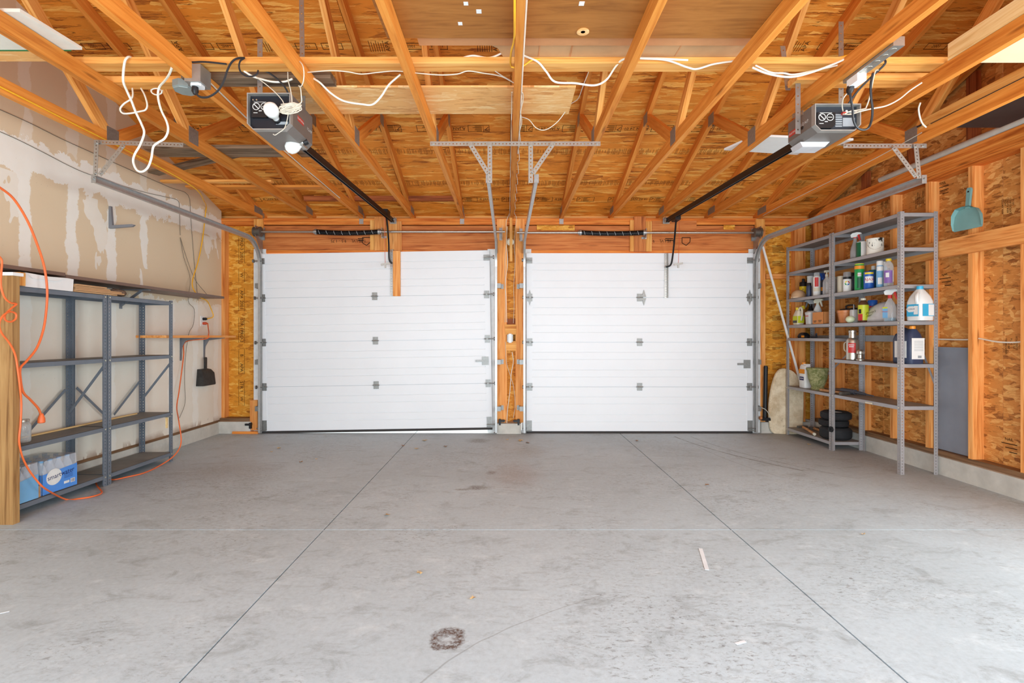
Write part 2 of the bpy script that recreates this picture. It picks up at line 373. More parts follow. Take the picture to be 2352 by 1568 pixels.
def concrete():
    n = NT('concrete_floor'); o = n.obj()
    a = n.noise(o, .55, 5, .6, .5); b = n.noise(n.mapp(o, (1, 1.6, 1)), 4.2, 9, .78, .6); c2 = n.noise(o, 42, 4, .7)
    base = n.ramp(a, [(.3, S(184, 187, 188)), (.5, S(197, 201, 203)), (.7, S(207, 211, 213))])
    dk = n.ramp(b, [(.32, .5), (.48, .0)])
    c = n.mix(dk, base, S(128, 126, 122))
    lt = n.ramp(n.noise(n.mapp(o, (1, 1.5, 1), loc=(5, 3, 0)), 5.5, 6, .7), [(.55, 0.), (.72, .6)])
    c = n.mix(lt, c, S(222, 222, 221))
    fine = n.ramp(c2, [(.3, S(150, 148, 145)), (.5, S(196, 195, 193)), (.75, S(230, 230, 229))])
    c = n.mix(.32, c, fine, 'MULTIPLY'); c = n.mix(1.0, c, (0.99, 1.12, 1.21, 1), 'MULTIPLY')
    # trowel scuffs
    sw = n.noise(n.mapp(o, (2.2, 16, 1), (0, 0, .5)), 1.6, 5, .7, 1.2)
    c = n.mix(n.ramp(sw, [(.60, 0.), (.76, .4)]), c, S(118, 118, 117))
    sp2 = n.noise(n.mapp(o, (1, 2.2, 1), (0, 0, .2)), 26, 5, .8, .6)
    c = n.mix(n.ma('MULTIPLY', n.ramp(sp2, [(.53, 0.), (.66, .9)]), n.ramp(n.noise(n.mapp(o, (1, 1, 1), loc=(7, 1, 0)), 1.1, 4, .65), [(.46, .1), (.62, 1.)])), c, S(122, 124, 126))
    x, y, z = n.sep(o); wob = n.noise(o, 9, 5, .7)
    # warm dust towards the far right, and floor darker towards the doors
    dust = n.ramp(n.ma('ADD', n.ma('ABSOLUTE', n.ma('SUBTRACT', x, .1)), n.ma('MULTIPLY', wob, .8)), [(.0, 0.), (.999, 1.)])
    dx = n.ma('ADD', x, n.ma('MULTIPLY', wob, .9))
    dm = n.ma('MULTIPLY', n.ramp(n.ma('DIVIDE', n.ma('SUBTRACT', dx, 2.6), 1.6), [(.0, 0.), (1., .6)]), n.ramp(n.ma('DIVIDE', n.ma('SUBTRACT', y, 3.2), 2.6), [(0., 0.), (1., 1.)]))
    c = n.mix(dm, c, S(150, 126, 98))
    dl = n.ramp(n.ma('DIVIDE', n.ma('SUBTRACT', y, n.ma('MULTIPLY', wob, .8)), 6.0), [(.55, 0.), (1., .22)])
    c = n.mix(dl, c, S(158, 148, 136))
    def spot(px, py, rx, ry, col, k, hole=0, e=.35, wf=1.0):
        nonlocal c
        q = PZ(px, py, 0)
        ddx = n.ma('DIVIDE', n.ma('SUBTRACT', x, q.x), rx); ddy = n.ma('DIVIDE', n.ma('SUBTRACT', y, q.y), ry)
        d = n.ma('SQRT', n.ma('ADD', n.ma('MULTIPLY', ddx, ddx), n.ma('MULTIPLY', ddy, ddy)))
        d = n.ma('ADD', d, n.ma('MULTIPLY', n.ma('SUBTRACT', n.noise(o, 14, 6, .75), .5), 1.3 * wf))
        m = n.ramp(d, [(max(0, .7 - e), k), (.98, 0.)]) if not hole else n.ramp(d, [(.22, .15), (.5, k), (.72, k), (.98, 0.)])
        br = n.ramp(n.noise(o, 60, 4, .75), [(.38, .25), (.56, 1.)])
        c = n.mix(n.ma('MULTIPLY', m, br), c, col)
    spot(1028, 1467, .078, .085, S(84, 58, 42), .95, 1)
    spot(1098, 1120, .125, .075, S(104, 90, 80), .8)
    spot(1062, 1124, .08, .03, S(104, 90, 80), .7)
    spot(1129, 1085, .05, .085, S(112, 96, 86), .7)
    spot(1185, 1090, .28, .5, S(160, 138, 128), .5, 0, .6, .7)
    spot(1098, 1012, .16, .16, S(120, 112, 104), .7)
    spot(1215, 1035, .22, .35, S(150, 138, 124), .45, 0, .6)
    spot(520, 1080, .55, .4, S(140, 130, 120), .45, 0, .6)
    # curved tyre marks near the right-hand shelves
    for (px, py, R, w, k, y0, y1) in ((1565, 1000, 3.2, .012, .8, 4.4, 5.9), (1610, 1003, 3.3, .009, .6, 4.3, 5.9), (1660, 1040, 3.4, .006, .4, 4.2, 5.4)):
        q = PZ(px, py, 0); cxx = q.x + R * .96; cyy = q.y - R * -.12
        ddx = n.ma('SUBTRACT', x, cxx); ddy = n.ma('SUBTRACT', y, cyy)
        d = n.ma('ABSOLUTE', n.ma('SUBTRACT', n.ma('SQRT', n.ma('ADD', n.ma('MULTIPLY', ddx, ddx), n.ma('MULTIPLY', ddy, ddy))), R))
        m = n.ma('MULTIPLY', n.ramp(n.ma('DIVIDE', d, w), [(.4, k), (1., 0.)]), n.ma('MULTIPLY', n.ma('GREATER_THAN', y, y0), n.ma('LESS_THAN', y, y1)))
        c = n.mix(n.ma('MULTIPLY', m, n.ramp(wob, [(.35, .2), (.55, 1.)])), c, S(88, 80, 72))
    # a long faint hairline crack from the near edge up to the right
    cr = n.ma('ABSOLUTE', n.ma('SUBTRACT', n.ma('SUBTRACT', x, n.ma('MULTIPLY', n.ma('SUBTRACT', y, 1.72), n.ma('ADD', .55, n.ma('MULTIPLY', n.ma('SUBTRACT', y, 1.72), 1.2)))), n.ma('ADD', -.30, n.ma('MULTIPLY', n.noise(o, 4, 3), .04))))
    m = n.ma('MULTIPLY', n.ramp(n.ma('DIVIDE', cr, .006), [(.3, .38), (1., 0.)]), n.ma('LESS_THAN', y, 2.3))
    c = n.mix(m, c, S(110, 106, 102))
    pit = n.ramp(n.voro(o, 7, 'Distance'), [(.012, 1.), (.022, 0.)])
    c = n.mix(n.ma('MULTIPLY', pit, .7), c, S(236, 234, 230))
    n.out(c, n.ramp(b, [(.3, .5), (.7, .68)]), 0, .35)
concrete()

mk('curb_concrete', S(206, 202, 192), .9, 0, .18, 6, .15, .2)
mk('slab_joint', S(96, 92, 86), .9)
mk('joint_filler', S(190, 192, 194), .9)
mk('driveway', S(190, 186, 180), .9)
mk('door_white', S(236, 237, 238), .38, 0, .02, 2, .4)
mk('door_seal', S(58, 54, 52), .8)
mk('galvanized', S(172, 172, 170), .4, .8, .12, 40, .5)
mk('zinc_bright', S(178, 176, 170), .38, .75, .10, 60, .5)
mk('hinge_zinc', S(150, 149, 145), .5, .8, .15, 60)
mk('track_steel', S(190, 190, 188), .36, .6, .1, 30, .5)
mk('gusset', S(150, 146, 140), .5, .6, .15, 60)
mk('shaft_steel', S(184, 178, 168), .3, .85, .08, 30)
mk('drum_cast', S(112, 106, 98), .5, .6, .2, 30)
mk('spring_black', S(22, 22, 25), .38, .3, .1, 40)
mk('paint_white', S(232, 232, 230), .6)
mk('rail_black', S(34, 33, 34), .42, .4, .1, 30)
mk('opener_case', S(118, 110, 104), .42, .2, .05, 20)
mk('opener_lip', S(160, 156, 150), .4, .3)
mk('opener_panel', S(46, 52, 60), .5, 0, .08)
mk('opener_panel_dark', S(24, 28, 36), .5, 0, .08)
mk('print_white', S(226, 226, 222), .6)
mk('print_red', S(186, 62, 54), .5)
mk('print_black', S(26, 24, 24), .6)
mk('print_grey', S(150, 154, 158), .6)
mk('bulb_white', S(240, 240, 236), .25, 0, .03, 5, .5, 0, **{'Subsurface Weight': .1})
mk('black_plastic', S(28, 28, 30), .45)
mk('black_rubber', S(38, 38, 40), .75, 0, .2, 30)
mk('cord_black', S(44, 44, 46), .5)
mk('cable_white', S(236, 230, 214), .5, 0, .05)
mk('cable_bell', S(216, 206, 186), .55, 0, .08)
mk('cable_grey', S(118, 108, 94), .6)
mk('cord_orange', S(236, 112, 56), .45, 0, .06)
mk('cord_red', S(206, 84, 52), .45, 0, .06)
mk('cord_yellow', S(246, 184, 44), .45, 0, .06)
mk('box_grey', S(150, 158, 154), .5, .1, .06)
mk('box_steel', S(158, 154, 148), .45, .6, .1)
mk('outlet_white', S(238, 238, 236), .4, 0, .03)
mk('shelf_blue', S(112, 119, 128), .42, .15, .10, 9)
mk('shelf_blue_top', S(128, 126, 122), .6, .1, .25, 5)
mk('shelf_grey', S(172, 168, 168), .42, .2, .06, 9)
mk('shelf_grey_top', S(150, 144, 138), .6, .1, .15, 5)
mk('bolt_bright', S(226, 222, 200), .3, .8)
mk('laminate_brown', S(118, 92, 78), .45, 0, .08, 5)
mk('white_board', S(232, 226, 212), .75, 0, .06, 12, .2, .25)
mk('white_sheet', S(232, 230, 226), .6, 0, .03)
mk('cream_sheet', S(226, 208, 170), .7, 0, .04)
mk('black_sheet', S(44, 44, 48), .55, 0, .35, 5)
mk('pvc_grey', S(196, 186, 172), .5, 0, .1)
mk('pvc_white', S(236, 232, 226), .45, 0, .04)
mk('cardboard', S(198, 154, 110), .85, 0, .1, 7)
mk('cardboard_red', S(202, 140, 92), .85, 0, .1, 7)
mk('cardboard_orange', S(216, 144, 84), .85, 0, .08, 7)
mk('paper_white', S(238, 237, 234), .75, 0, .04)
mk('fuzzy_brown', S(140, 118, 100), .95, 0, .4, 60, .1, .8)
mk('green_edge', S(38, 116, 60), .6)
mk('bracket_grey', S(132, 134, 140), .45, .3, .06)
mk('dustpan_black', S(58, 56, 54), .6, 0, .4, 20)
mk('dustpan_teal', S(128, 172, 168), .5, 0, .1, 6)
mk('panel_bluegrey', S(146, 150, 160), .4, .15, .08, 4)
mk('leaf_tan', S(196, 166, 120), .7, 0, .25, 60)
mk('leaf_brown', S(150, 112, 80), .7, 0, .25, 60)
mk('tape_white', S(226, 232, 238), .6)
for nm, col in dict(red=(206, 50, 46), blue=(36, 92, 178), navy=(18, 26, 92), green=(40, 158, 82), yellow=(240, 208, 40), lime=(206, 214, 50), orange=(240, 150, 40), white=(236, 236, 232),
                    cream=(226, 216, 192), black=(30, 29, 31), grey=(158, 156, 154), purple=(140, 104, 176), ltblue=(120, 176, 218), dkblue=(52, 62, 88), teal=(30, 110, 130), aqua=(60, 176, 218),
                    silver=(196, 192, 184), tan=(206, 170, 132), slate=(74, 76, 84), terracotta=(208, 132, 78), brown=(96, 62, 44), forest=(24, 96, 62), mist=(206, 204, 200), egg=(216, 224, 186)).items():
    mk('pl_' + nm, S(*col), .38, 0, .05)
mk('lens_white', S(196, 194, 196), .5)
mk('pl_pack', S(84, 146, 226), .3, 0, .12, 6)
mk('steel_brushed', S(196, 190, 178), .32, .85, .08, 30)
mkglass('clear_plastic', (.80, .82, .82, 1), .12, .30)
mkglass('clear_glass', (.80, .84, .84, 1), .04, .22)
mkglass('smoke_plastic', (.40, .40, .40, 1), .15, .6)
mk('bag_milky', S(220, 220, 222), .3, 0, .08, 20, .5)
mkglass('wrap_plastic', (.80, .84, .90, 1), .1, .16)
mkglass('water_blue', (.70, .82, .94, 1), .06, .45)
mkglass('cleaner_blue', (.02, .30, .48, 1), .08, .8)
def plywood():
    n = NT('plywood'); o = n.obj()
    g = n.noise(n.mapp(o, (1.2, 9, 1)), 1.6, 5, .6, 2.2)
    c = n.ramp(n.ma('ADD', n.ma('MULTIPLY', g, .8), n.ma('MULTIPLY', n.noise(n.mapp(o, (3, 60, 1)), 1.5, 3), .2)), [(.3, S(138, 82, 30)), (.5, S(166, 104, 44)), (.7, S(178, 116, 54))])
    n.out(c, .55, 0, .3)
plywood()
def planter():
    n = NT('planter_moss'); o = n.obj()
    c = n.mix(n.ramp(n.noise(o, 22, 5, .7, 1.5), [(.38, 0.), (.6, 1.)]), S(112, 118, 68), S(170, 166, 120))
    n.bump(n.noise(o, 26, 4, .6), .4, .006); n.out(c, .9, 0, .15)
planter()
def foam():
    n = NT('board_foam'); o = n.obj()
    c = n.mix(n.ramp(n.noise(o, 5, 6, .7), [(.4, 0.), (.62, .8)]), S(238, 222, 192), S(196, 170, 132))
    l = n.ramp(n.noise(n.mapp(o, (1, 1, 1)), 9, 6, .8, 2.5), [(.60, 0.), (.66, .7)])
    n.out(n.mix(l, c, S(128, 100, 72)), .8, 0, .2)
foam()
def paintcan():
    n = NT('paint_can'); o = n.obj()
    d = n.ramp(n.noise(n.mapp(o, (1, 1, .45)), 26, 3, .6, .6), [(.56, 0.), (.60, 1.)]); x, y, z = n.sep(o)
    d = n.ma('MULTIPLY', d, n.ma('GREATER_THAN', z, .07))
    n.out(n.mix(d, S(232, 226, 212), S(40, 36, 34)), .5, 0, .3)
paintcan()

# ---------------------------------------------------------------- the building
XL, XR, XS = -3.43, 3.65, 3.74           # left drywall, right stud faces, right sheathing
FY, SY = 6.14, 6.23                      # face of the framing of the door wall, its sheathing
YB = -1.1                                # rear wall, behind the camera
EAVE, SLOPE, YR = 2.675, 0.33, 2.55      # underside of the roof deck over the door wall; pitch 4 in 12; ridge
def zroof(y): return EAVE + SLOPE * (6.08 - y) if y >= YR else EAVE + SLOPE * (6.08 - YR) - SLOPE * (YR - y)
SN = math.sqrt(1 + SLOPE * SLOPE)

floor = struct('floor')
MB().box((XL - .3, YB - .3, -.09), (XS + .3, 6.4, -.03)).build('sub_base', 'slab_joint', floor)
JX = [XL - .02, -1.097, 1.34, XR + .05]; JY = [YB - .1, 3.06, 6.36]
for i in range(3):
    for j in range(2):
        g = .0035
        MB().box((JX[i] + (g if i else 0), JY[j] + (g if j else 0), -.03), (JX[i + 1] - (g if i < 2 else 0), JY[j + 1] - (g if j < 1 else 0), 0)).build('slab', 'concrete_floor', floor)
MB().box((XL, 3.0575, -.02), (XR, 3.0625, -.002)).build('joint_filler', 'joint_filler', floor)
dr = struct('floor_driveway')
MB().box((-14, 6.40, -.12), (14, 22, -.05)).build('apron', 'driveway', dr)
MB().box((-14, -16, -.12), (14, YB - .12, -.03)).build('rear_apron', 'driveway', dr)

# left wall: drywall up into the gable, curb below
wl = struct('wall_left')
poly = [(YB, .16), (6.14, .16), (6.14, zroof(6.14)), (YR, zroof(YR)), (YB, zroof(YB))]
MB().prism(poly, (XL - .014, 0, 0), (0, 1, 0), (0, 0, 1), (1, 0, 0), .014).build('drywall_sheet', 'drywall', wl, recalc=True)
MB().box((XL - .2, YB, 0), (XL + .012, 6.08, .135)).build('curb', 'curb_concrete', wl)
bbox_board('bottom_plate', (XL - .1, YB, .135), (XL - .004, 6.12, .175), 'grime_wood', wl)
MB().box((XL - .16, YB, .17), (XL - .10, 6.3, 3.9)).build('outer_sheathing', 'osb_wall', wl)

# right wall: open studs on a concrete curb
wr = struct('wall_right')
MB().box((XR - .03, YB, 0), (XR + .2, 6.3, .15)).build('curb', 'curb_concrete', wr)
bbox_board('bottom_plate', (XR, YB, .15), (XS, 6.14, .19), 'grime_wood', wr)
for k in range(2): bbox_board('top_plate', (XR - .002 * k, YB, 2.494 + .038 * k), (XS, 6.14, 2.530 + .038 * k), 'plate_wood', wr)
ys = 3.62 + .406 * 6
k = -11
for k in range(-12, 7):
    y = 3.60 + .413 * k
    if y > YB + .1 and not (.16 < y < 2.66): bbox_board('stud', (XR, y, .19), (XS, y + .038, 2.494), 'stud_wood', wr)
bbox_board('stud', (XR, 6.06, .19), (XS, 6.098, 2.494), 'stud_wood', wr)
bbox_board('stud', (XR, 6.10, .19), (XS, 6.138, 2.494), 'dark_wood', wr)
y = 6.3; 
while y > YB:
    y0 = max(YB, y - 1.22)
    for za, zb in (((.15, 2.56),) if not (y < 2.7 and y0 > .15) else ((.15, .8), (2.2, 2.56))):
        MB().box((XS, y0 + .003, za), (XS + .012, y - .003, zb)).build('sheathing_panel', 'osb_wall', wr)
    pg = [(y0 + .003, 2.565), (y - .003, 2.565), (y - .003, zroof(y - .003))] + ([(YR, zroof(YR))] if y0 < YR < y else []) + [(y0 + .003, zroof(y0 + .003))]
    MB().prism(pg, (XS, 0, 0), (0, 1, 0), (0, 0, 1), (1, 0, 0), .012).build('sheathing_panel', 'osb_wall', wr, recalc=True)
    y = y0
bbox_board('girt', (XR - .038, 2.2, 1.81), (XR, 6.05, 1.95), 'stud_wood', wr)
# unseen window added to the right wall to light the left wall
w1 = struct('added_window_1', (XS, 1.42, .8))
for a, b in (((XR, .16, .74), (XS + .02, 2.68, .80)), ((XR, .16, 2.2), (XS + .02, 2.68, 2.26)), ((XR, .16, .8), (XS + .02, .20, 2.2)), ((XR, 2.64, .8), (XS + .02, 2.68, 2.2)), ((XS - .005, 1.40, .8), (XS + .02, 1.44, 2.2))):
    bbox_board('added_window_frame', a, b, 'pale_wood', w1)
for a, b in ((.2, 1.40), (1.44, 2.64)): MB().box((XS + .006, a, .8), (XS + .010, b, 2.2)).build('pane', 'clear_glass', w1)
# framing of the gable over the plate
board('gable_chord', (XR + .02, YB, 2.614), (XR + .02, 6.2, 2.614), .038, .089, 'plate_wood', wr)
board('gable_rafter', (XR + .02, 6.2, zroof(6.2) - .05), (XR + .02, YR, zroof(YR) - .05), .038, .089, 'truss_wood', wr)
for k in range(9):
    y = 5.25 - .61 * k
    if zroof(y) - 2.66 > .12: bbox_board('gable_stud', (XR + .045, y, 2.66), (XR + .085, y + .089, zroof(y) - .1), 'dark_wood', wr)

# door wall
wb = struct('wall_back')
MB().box((XL - .02, SY, .12), (-2.99, SY + .012, 2.5)).build('sheathing_panel', 'osb_bay', wb)
MB().box((3.03, SY, .12), (XS, SY + .012, 2.5)).build('sheathing_panel', 'osb_bay', wb)
MB().box((-.14, SY, .10), (.22, SY + .012, 2.5)).build('sheathing_panel', 'osb_bay', wb)
MB().box((XL - .1, SY + .02, 2.16), (XS, SY + .05, 2.62)).build('sheathing_panel', 'osb_wall', wb)
def bx(name, px0, py0, px1, py1, y0, y1, mat):
    a, b = P(px0, py1, y0), P(px1, py0, y0)
    return bbox_board(name, (a.x, y0, a.z), (b.x, y1, b.z), mat, wb)
bbox_board('corner_stud', (XL - .03, FY, .12), (XL + .04, SY, 2.5), 'stud_wood', wb)
bx('jamb', 584, 518, 605, 992, FY, SY, 'stud_wood'); bx('jamb', 1731, 518, 1741, 985, FY, SY, 'dark_wood'); bx('jamb', 1741, 518, 1758, 985, FY, SY, 'stud_wood')
bx('corner_stud', 1826, 518, 1850, 985, FY, SY, 'stud_wood')
bx('post_plank', 1141.5, 503, 1164.5, 970, FY - .012, SY, 'stud_wood'); bx('post_plank', 1184, 503, 1205.5, 970, FY - .012, SY, 'stud_wood')
for k in range(2): bbox_board('top_plate', (XL, FY - .004 * k, 2.494 + .038 * k), (XR, SY, 2.530 + .038 * k), 'plate_wood', wb)
for (x0, x1) in ((605, 1141), (1206, 1731)):
    bx('header_beam', x0, 518.5, x1, 574, FY + .004, SY, 'header_wood'); bx('header_trim', x0, 574.5, x1, 581, FY, SY, 'plate_wood')
for (x0, y0, x1, y1, t, m) in ((850, 505, 859.5, 574, .02, 'web_wood'), (860, 497, 886, 575, .038, 'stud_wood'), (887.5, 507, 892, 575, .02, 'web_wood'), (892.5, 508, 922, 576, .03, 'stud_wood'),
                               (1447, 505, 1456.5, 577, .02, 'web_wood'), (1457, 497, 1483, 577, .038, 'header_wood'), (1483.5, 508, 1497, 577, .02, 'web_wood'), (1497.5, 507, 1600, 530, .02, 'header_wood'),
                               (1233, 517, 1320, 529, .006, 'osb_bay'), (1662, 517, 1688, 527, .006, 'osb_bay')):
    bx('mounting_pad', x0, y0, x1, y1, FY - t, FY, m)
bx('jamb_block', 583, 503, 604, 535, FY - .03, FY, 'web_wood'); bx('jamb_block', 1736, 503, 1757, 530, FY - .03, FY, 'web_wood')
bx('blocking', 1160, 745, 1186, 768, FY - .02, SY, 'web_wood'); bx('blocking', 1161, 783, 1186, 805, FY - .02, SY, 'web_wood')
bx('blocking', 1164, 732, 1184, 745, FY + .03, SY, 'dark_wood')
bx('blocking', 1760, 629, 1822, 640, FY + .02, SY, 'stud_wood')
bx('yard_stick', 1170.5, 490, 1177, 600, FY - .03, FY - .022, 'web_wood')
MB().box((-.125, 6.06, 0), (.165, 6.3, .12)).build('curb', 'curb_concrete', wb)
MB().box((XL, 6.07, 0), (-3.05, 6.3, .14)).build('curb', 'curb_concrete', wb)
MB().box((3.03, 6.10, 0), (XR, 6.3, .13)).build('curb', 'curb_concrete', wb)
bbox_board('sill_plate', (XL, 6.10, .14), (-3.05, 6.22, .178), 'grime_wood', wb)
bx('jamb_block', 574, 919, 591, 988, FY - .05, FY - .002, 'stud_wood'); bx('jamb_block', 533, 991, 592, 999, FY - .09, FY - .05, 'plate_wood')

for x0, x1 in ((584, 612), (1120, 1150), (1198, 1220), (1718, 1745)):
    a, b = P(x0, 0, 6.15).x, P(x1, 0, 6.15).x; MB().box((a, 6.136, 0), (b, 6.152, 2.2)).build('edge_light_block', 'paint_white', wb)  # strips added behind the door edges to block light leaks
# rear wall, unseen; its wide opening is made up to let light in
wk = struct('wall_rear')
for a, b in (((XL - .1, YB - .1, 0), (-3.05, YB, 2.6)), ((3.25, YB - .1, 0), (XS, YB, 2.6)), ((-3.05, YB - .1, 2.05), (3.25, YB, 2.6))):
    MB().box(a, b).build('rear_panel', 'osb_wall', wk)

# roof deck
ce = struct('ceiling')
seams = [6.5, 5.347, 4.190, 3.030, YR]
xa, xb = XL - .2, XS + .2
for r in range(4):
    y1, y0 = seams[r], seams[r + 1]; x = xa - (1.22 if r % 2 else 0)
    while x < xb:
        p0, p1 = max(x, xa), min(x + 2.44, xb)
        if p1 - p0 > .05:
            g = .002
            MB().add([(p0 + g, y1 - g, zroof(y1)), (p1 - g, y1 - g, zroof(y1)), (p1 - g, y0 + g, zroof(y0)), (p0 + g, y0 + g, zroof(y0)),
                      (p0 + g, y1 - g, zroof(y1) + .012), (p1 - g, y1 - g, zroof(y1) + .012), (p1 - g, y0 + g, zroof(y0) + .012), (p0 + g, y0 + g, zroof(y0) + .012)],
                     [(0, 3, 2, 1), (4, 5, 6, 7), (0, 1, 5, 4), (1, 2, 6, 5), (2, 3, 7, 6), (3, 0, 4, 7)]).build('deck_panel', 'osb_roof', ce, recalc=True)
        x += 2.44
MB().add([(xa, YR, zroof(YR)), (xb, YR, zroof(YR)), (xb, YB - .3, zroof(YB - .3)), (xa, YB - .3, zroof(YB - .3)),
          (xa, YR, zroof(YR) + .012), (xb, YR, zroof(YR) + .012), (xb, YB - .3, zroof(YB - .3) + .012), (xa, YB - .3, zroof(YB - .3) + .012)],
         [(0, 1, 2, 3), (4, 7, 6, 5), (0, 4, 5, 1), (1, 5, 6, 2), (2, 6, 7, 3), (3, 7, 4, 0)]).build('deck_rear', 'osb_roof', ce, recalc=True)
# roofing over the deck keeps the joints dark
MB().add([(xa, 6.6, zroof(6.6) + .014), (xb, 6.6, zroof(6.6) + .014), (xb, YR, zroof(YR) + .014), (xa, YR, zroof(YR) + .014), (xb, YB - .4, zroof(YB - .4) + .014), (xa, YB - .4, zroof(YB - .4) + .014)],
         [(0, 1, 2, 3), (3, 2, 4, 5)]).build('roofing', 'black_sheet', ce)

# printed grade stamps on the deck
U, VV = V((1, 0, 0)), V((0, -1 / SN, SLOPE / SN))
def on_deck(x, y): return V((x, y, zroof(y) - .0015))
def stamp_mesh(kind):
    m = MB(); o = V((0, 0, 0)); u, v = V((1, 0, 0)), V((0, 1, 0))
    def rect(x0, y0, x1, y1): m.add([(x0, y0, 0), (x1, y0, 0), (x1, y1, 0), (x0, y1, 0)], [(0, 1, 2, 3)])
    def fr(x0, y0, x1, y1, t=.0045): rect(x0, y0, x1, y0 + t); rect(x0, y1 - t, x1, y1); rect(x0, y0, x0 + t, y1); rect(x1 - t, y0, x1, y1)
    if kind == 0:
        put_text(m, 'A JAN 24 01', (0, 0, 0), u, v, .045); rect(-.11, .022, .11, .025); rect(-.11, -.026, .06, -.023)
        for s in (-1, 1):
            cx = s * .24; fr(cx - .1, -.045, cx + .1, .045); rect(cx - .045, -.045, cx - .042, .045)
            for a, b in (((-.09, -.02), (-.06, .02)), ((-.06, .02), (-.09, .03))):
                d = V((b[0] - a[0], b[1] - a[1])).normalized(); nn = V((-d.y, d.x)) * .003
                m.add([(cx + a[0] - nn.x, a[1] - nn.y, 0), (cx + b[0] - nn.x, b[1] - nn.y, 0), (cx + b[0] + nn.x, b[1] + nn.y, 0), (cx + a[0] + nn.x, a[1] + nn.y, 0)], [(0, 1, 2, 3)])
            for k in range(7): rect(cx - .03, -.035 + k * .011, cx + .03 + random.uniform(-.02, .03), -.031 + k * .011)
    elif kind == 1:
        x = -.3
        while x < .3:
            h = random.choice((.02, .03, .045)); rect(x, -h, x + .004, h); x += random.choice((.012, .016, .022, .03))
        for k in range(4): rect(-.28 + .15 * k, -.04, -.18 + .15 * k, -.037)
    else:
        put_text(m, 'APA', (-.16, 0, 0), v, -u, .05); put_text(m, '2001', (.02, 0, 0), u, v, .034); fr(-.06, -.03, .1, .03); fr(.14, -.03, .3, .03); put_text(m, 'SHIFT 1', (.22, 0, 0), u, v, .03)
        for k in range(7): rect(-.3 + .018 * k, -.05, -.296 + .018 * k, .05 - .01 * (k % 3))
    me = bpy.data.meshes.new('stamp'); me.from_pydata(m.v, [], m.f); me.materials.append(MAT['ink']); return me
n_ = NT('ink'); n_.out(n_.mix(n_.noise(n_.obj(), 90, 3, .7), S(34, 20, 10), S(74, 42, 16)), .7, 0, .2)
n_ = NT('ink_faint'); n_.out(n_.mix(n_.noise(n_.obj(), 120, 3, .7), S(90, 50, 16), S(140, 80, 28)), .7, 0, .2)
ME = [stamp_mesh(k) for k in range(3)]; ME[1].materials.clear(); ME[1].materials.append(MAT['ink_faint'])
for (y, kind, step, flip, x0) in ((4.79, 0, .86, 1, -3.0), (5.10, 1, .64, 0, -3.1), (5.60, 1, .64, 1, -2.8), (5.90, 0, .86, 0, -2.7), (3.93, 2, .80, 0, -3.2), (3.52, 1, .9, 0, 1.9)):
    x = x0
    while x < 3.5:
        o = link(bpy.data.objects.new('grade_stamp', ME[kind])); o.parent = ce
        a, b = (U, VV) if not flip else (-U, -VV)
        o.matrix_local = Matrix.Translation(on_deck(x, y)) @ Matrix((a, b, a.cross(b))).transposed().to_4x4()
        x += step + random.uniform(-.04, .04)

# ---------------------------------------------------------------- roof trusses
TX = [-2.95, -2.35, -1.745, -1.135, -.537, .058, .655, 1.25, 1.835, 2.425, 3.02]
TL = ['wooden roof truss nearest to the left drywall wall', 'second wooden roof truss from the left drywall wall', 'third roof truss from the drywall wall, outlet box fixed to its chord',
      'fourth roof truss from the drywall wall, just right of the left opener', 'roof truss just left of the centre one, above the left door',
      'centre roof truss in line with the post between the two doors', 'first roof truss to the right of the centre one',
      'second roof truss to the right of the centre one', 'roof truss just left of the right opener, with metal outlet strip below', 'second roof truss from the stud wall on the right',
      'wooden roof truss nearest to the stud wall on the right']
JYB = 3.80
def zt(y): return zroof(y) - .094
for x, lb in zip(TX, TL):
    t = thing('roof_truss', lb, 'roof truss', (x, 6.14, 2.57), 'roof trusses')
    board('bottom_chord', (x, YB, 2.6145), (x, 6.30, 2.6145), .038, .089, 'truss_wood', t)
    y1 = 6.42; board('top_chord', (x, y1, zroof(y1) - .049), (x, YR, zroof(YR) - .049), .0378, .089, 'truss_wood', t, (0, 0, 1))
    board('top_chord', (x, YR, zroof(YR) - .049), (x, YB - .2, zroof(YB - .2) - .049), .0376, .089, 'truss_wood', t, (0, 0, 1))
    board('web', (x, JYB - .03, 2.64), (x, 2.62, zt(2.62) + .03), .037, .080, 'web_wood', t, (0, 1, 0))
    board('web', (x, JYB + .03, 2.635), (x, 4.56, zt(4.56) + .02), .0365, .080, 'truss_wood', t)
    for s in (-1, 1):
        xs = x + s * .0195
        MB().box((xs - .0008, JYB - .055, 2.585), (xs + .0008, JYB + .06, 2.70)).build('gusset_plate', 'gusset', t)
        MB().box((xs - .0008, 5.93, 2.60), (xs + .0008, 6.13, 2.675)).build('gusset_plate', 'gusset', t)
        MB().box((xs - .0008, 4.50, zt(4.55) - .045), (xs + .0008, 4.62, zt(4.55) + .05)).build('gusset_plate', 'gusset', t)
    if x in (TX[0], TX[2], TX[4], TX[6], TX[10]):
        MB().box((x - .03, FY - .006, 2.500), (x + .02, FY - .0035, 2.565)).box((x + .0195, FY - .006, 2.55), (x + .022, FY + .03, 2.63)).build('tie_plate', 'galvanized', t)

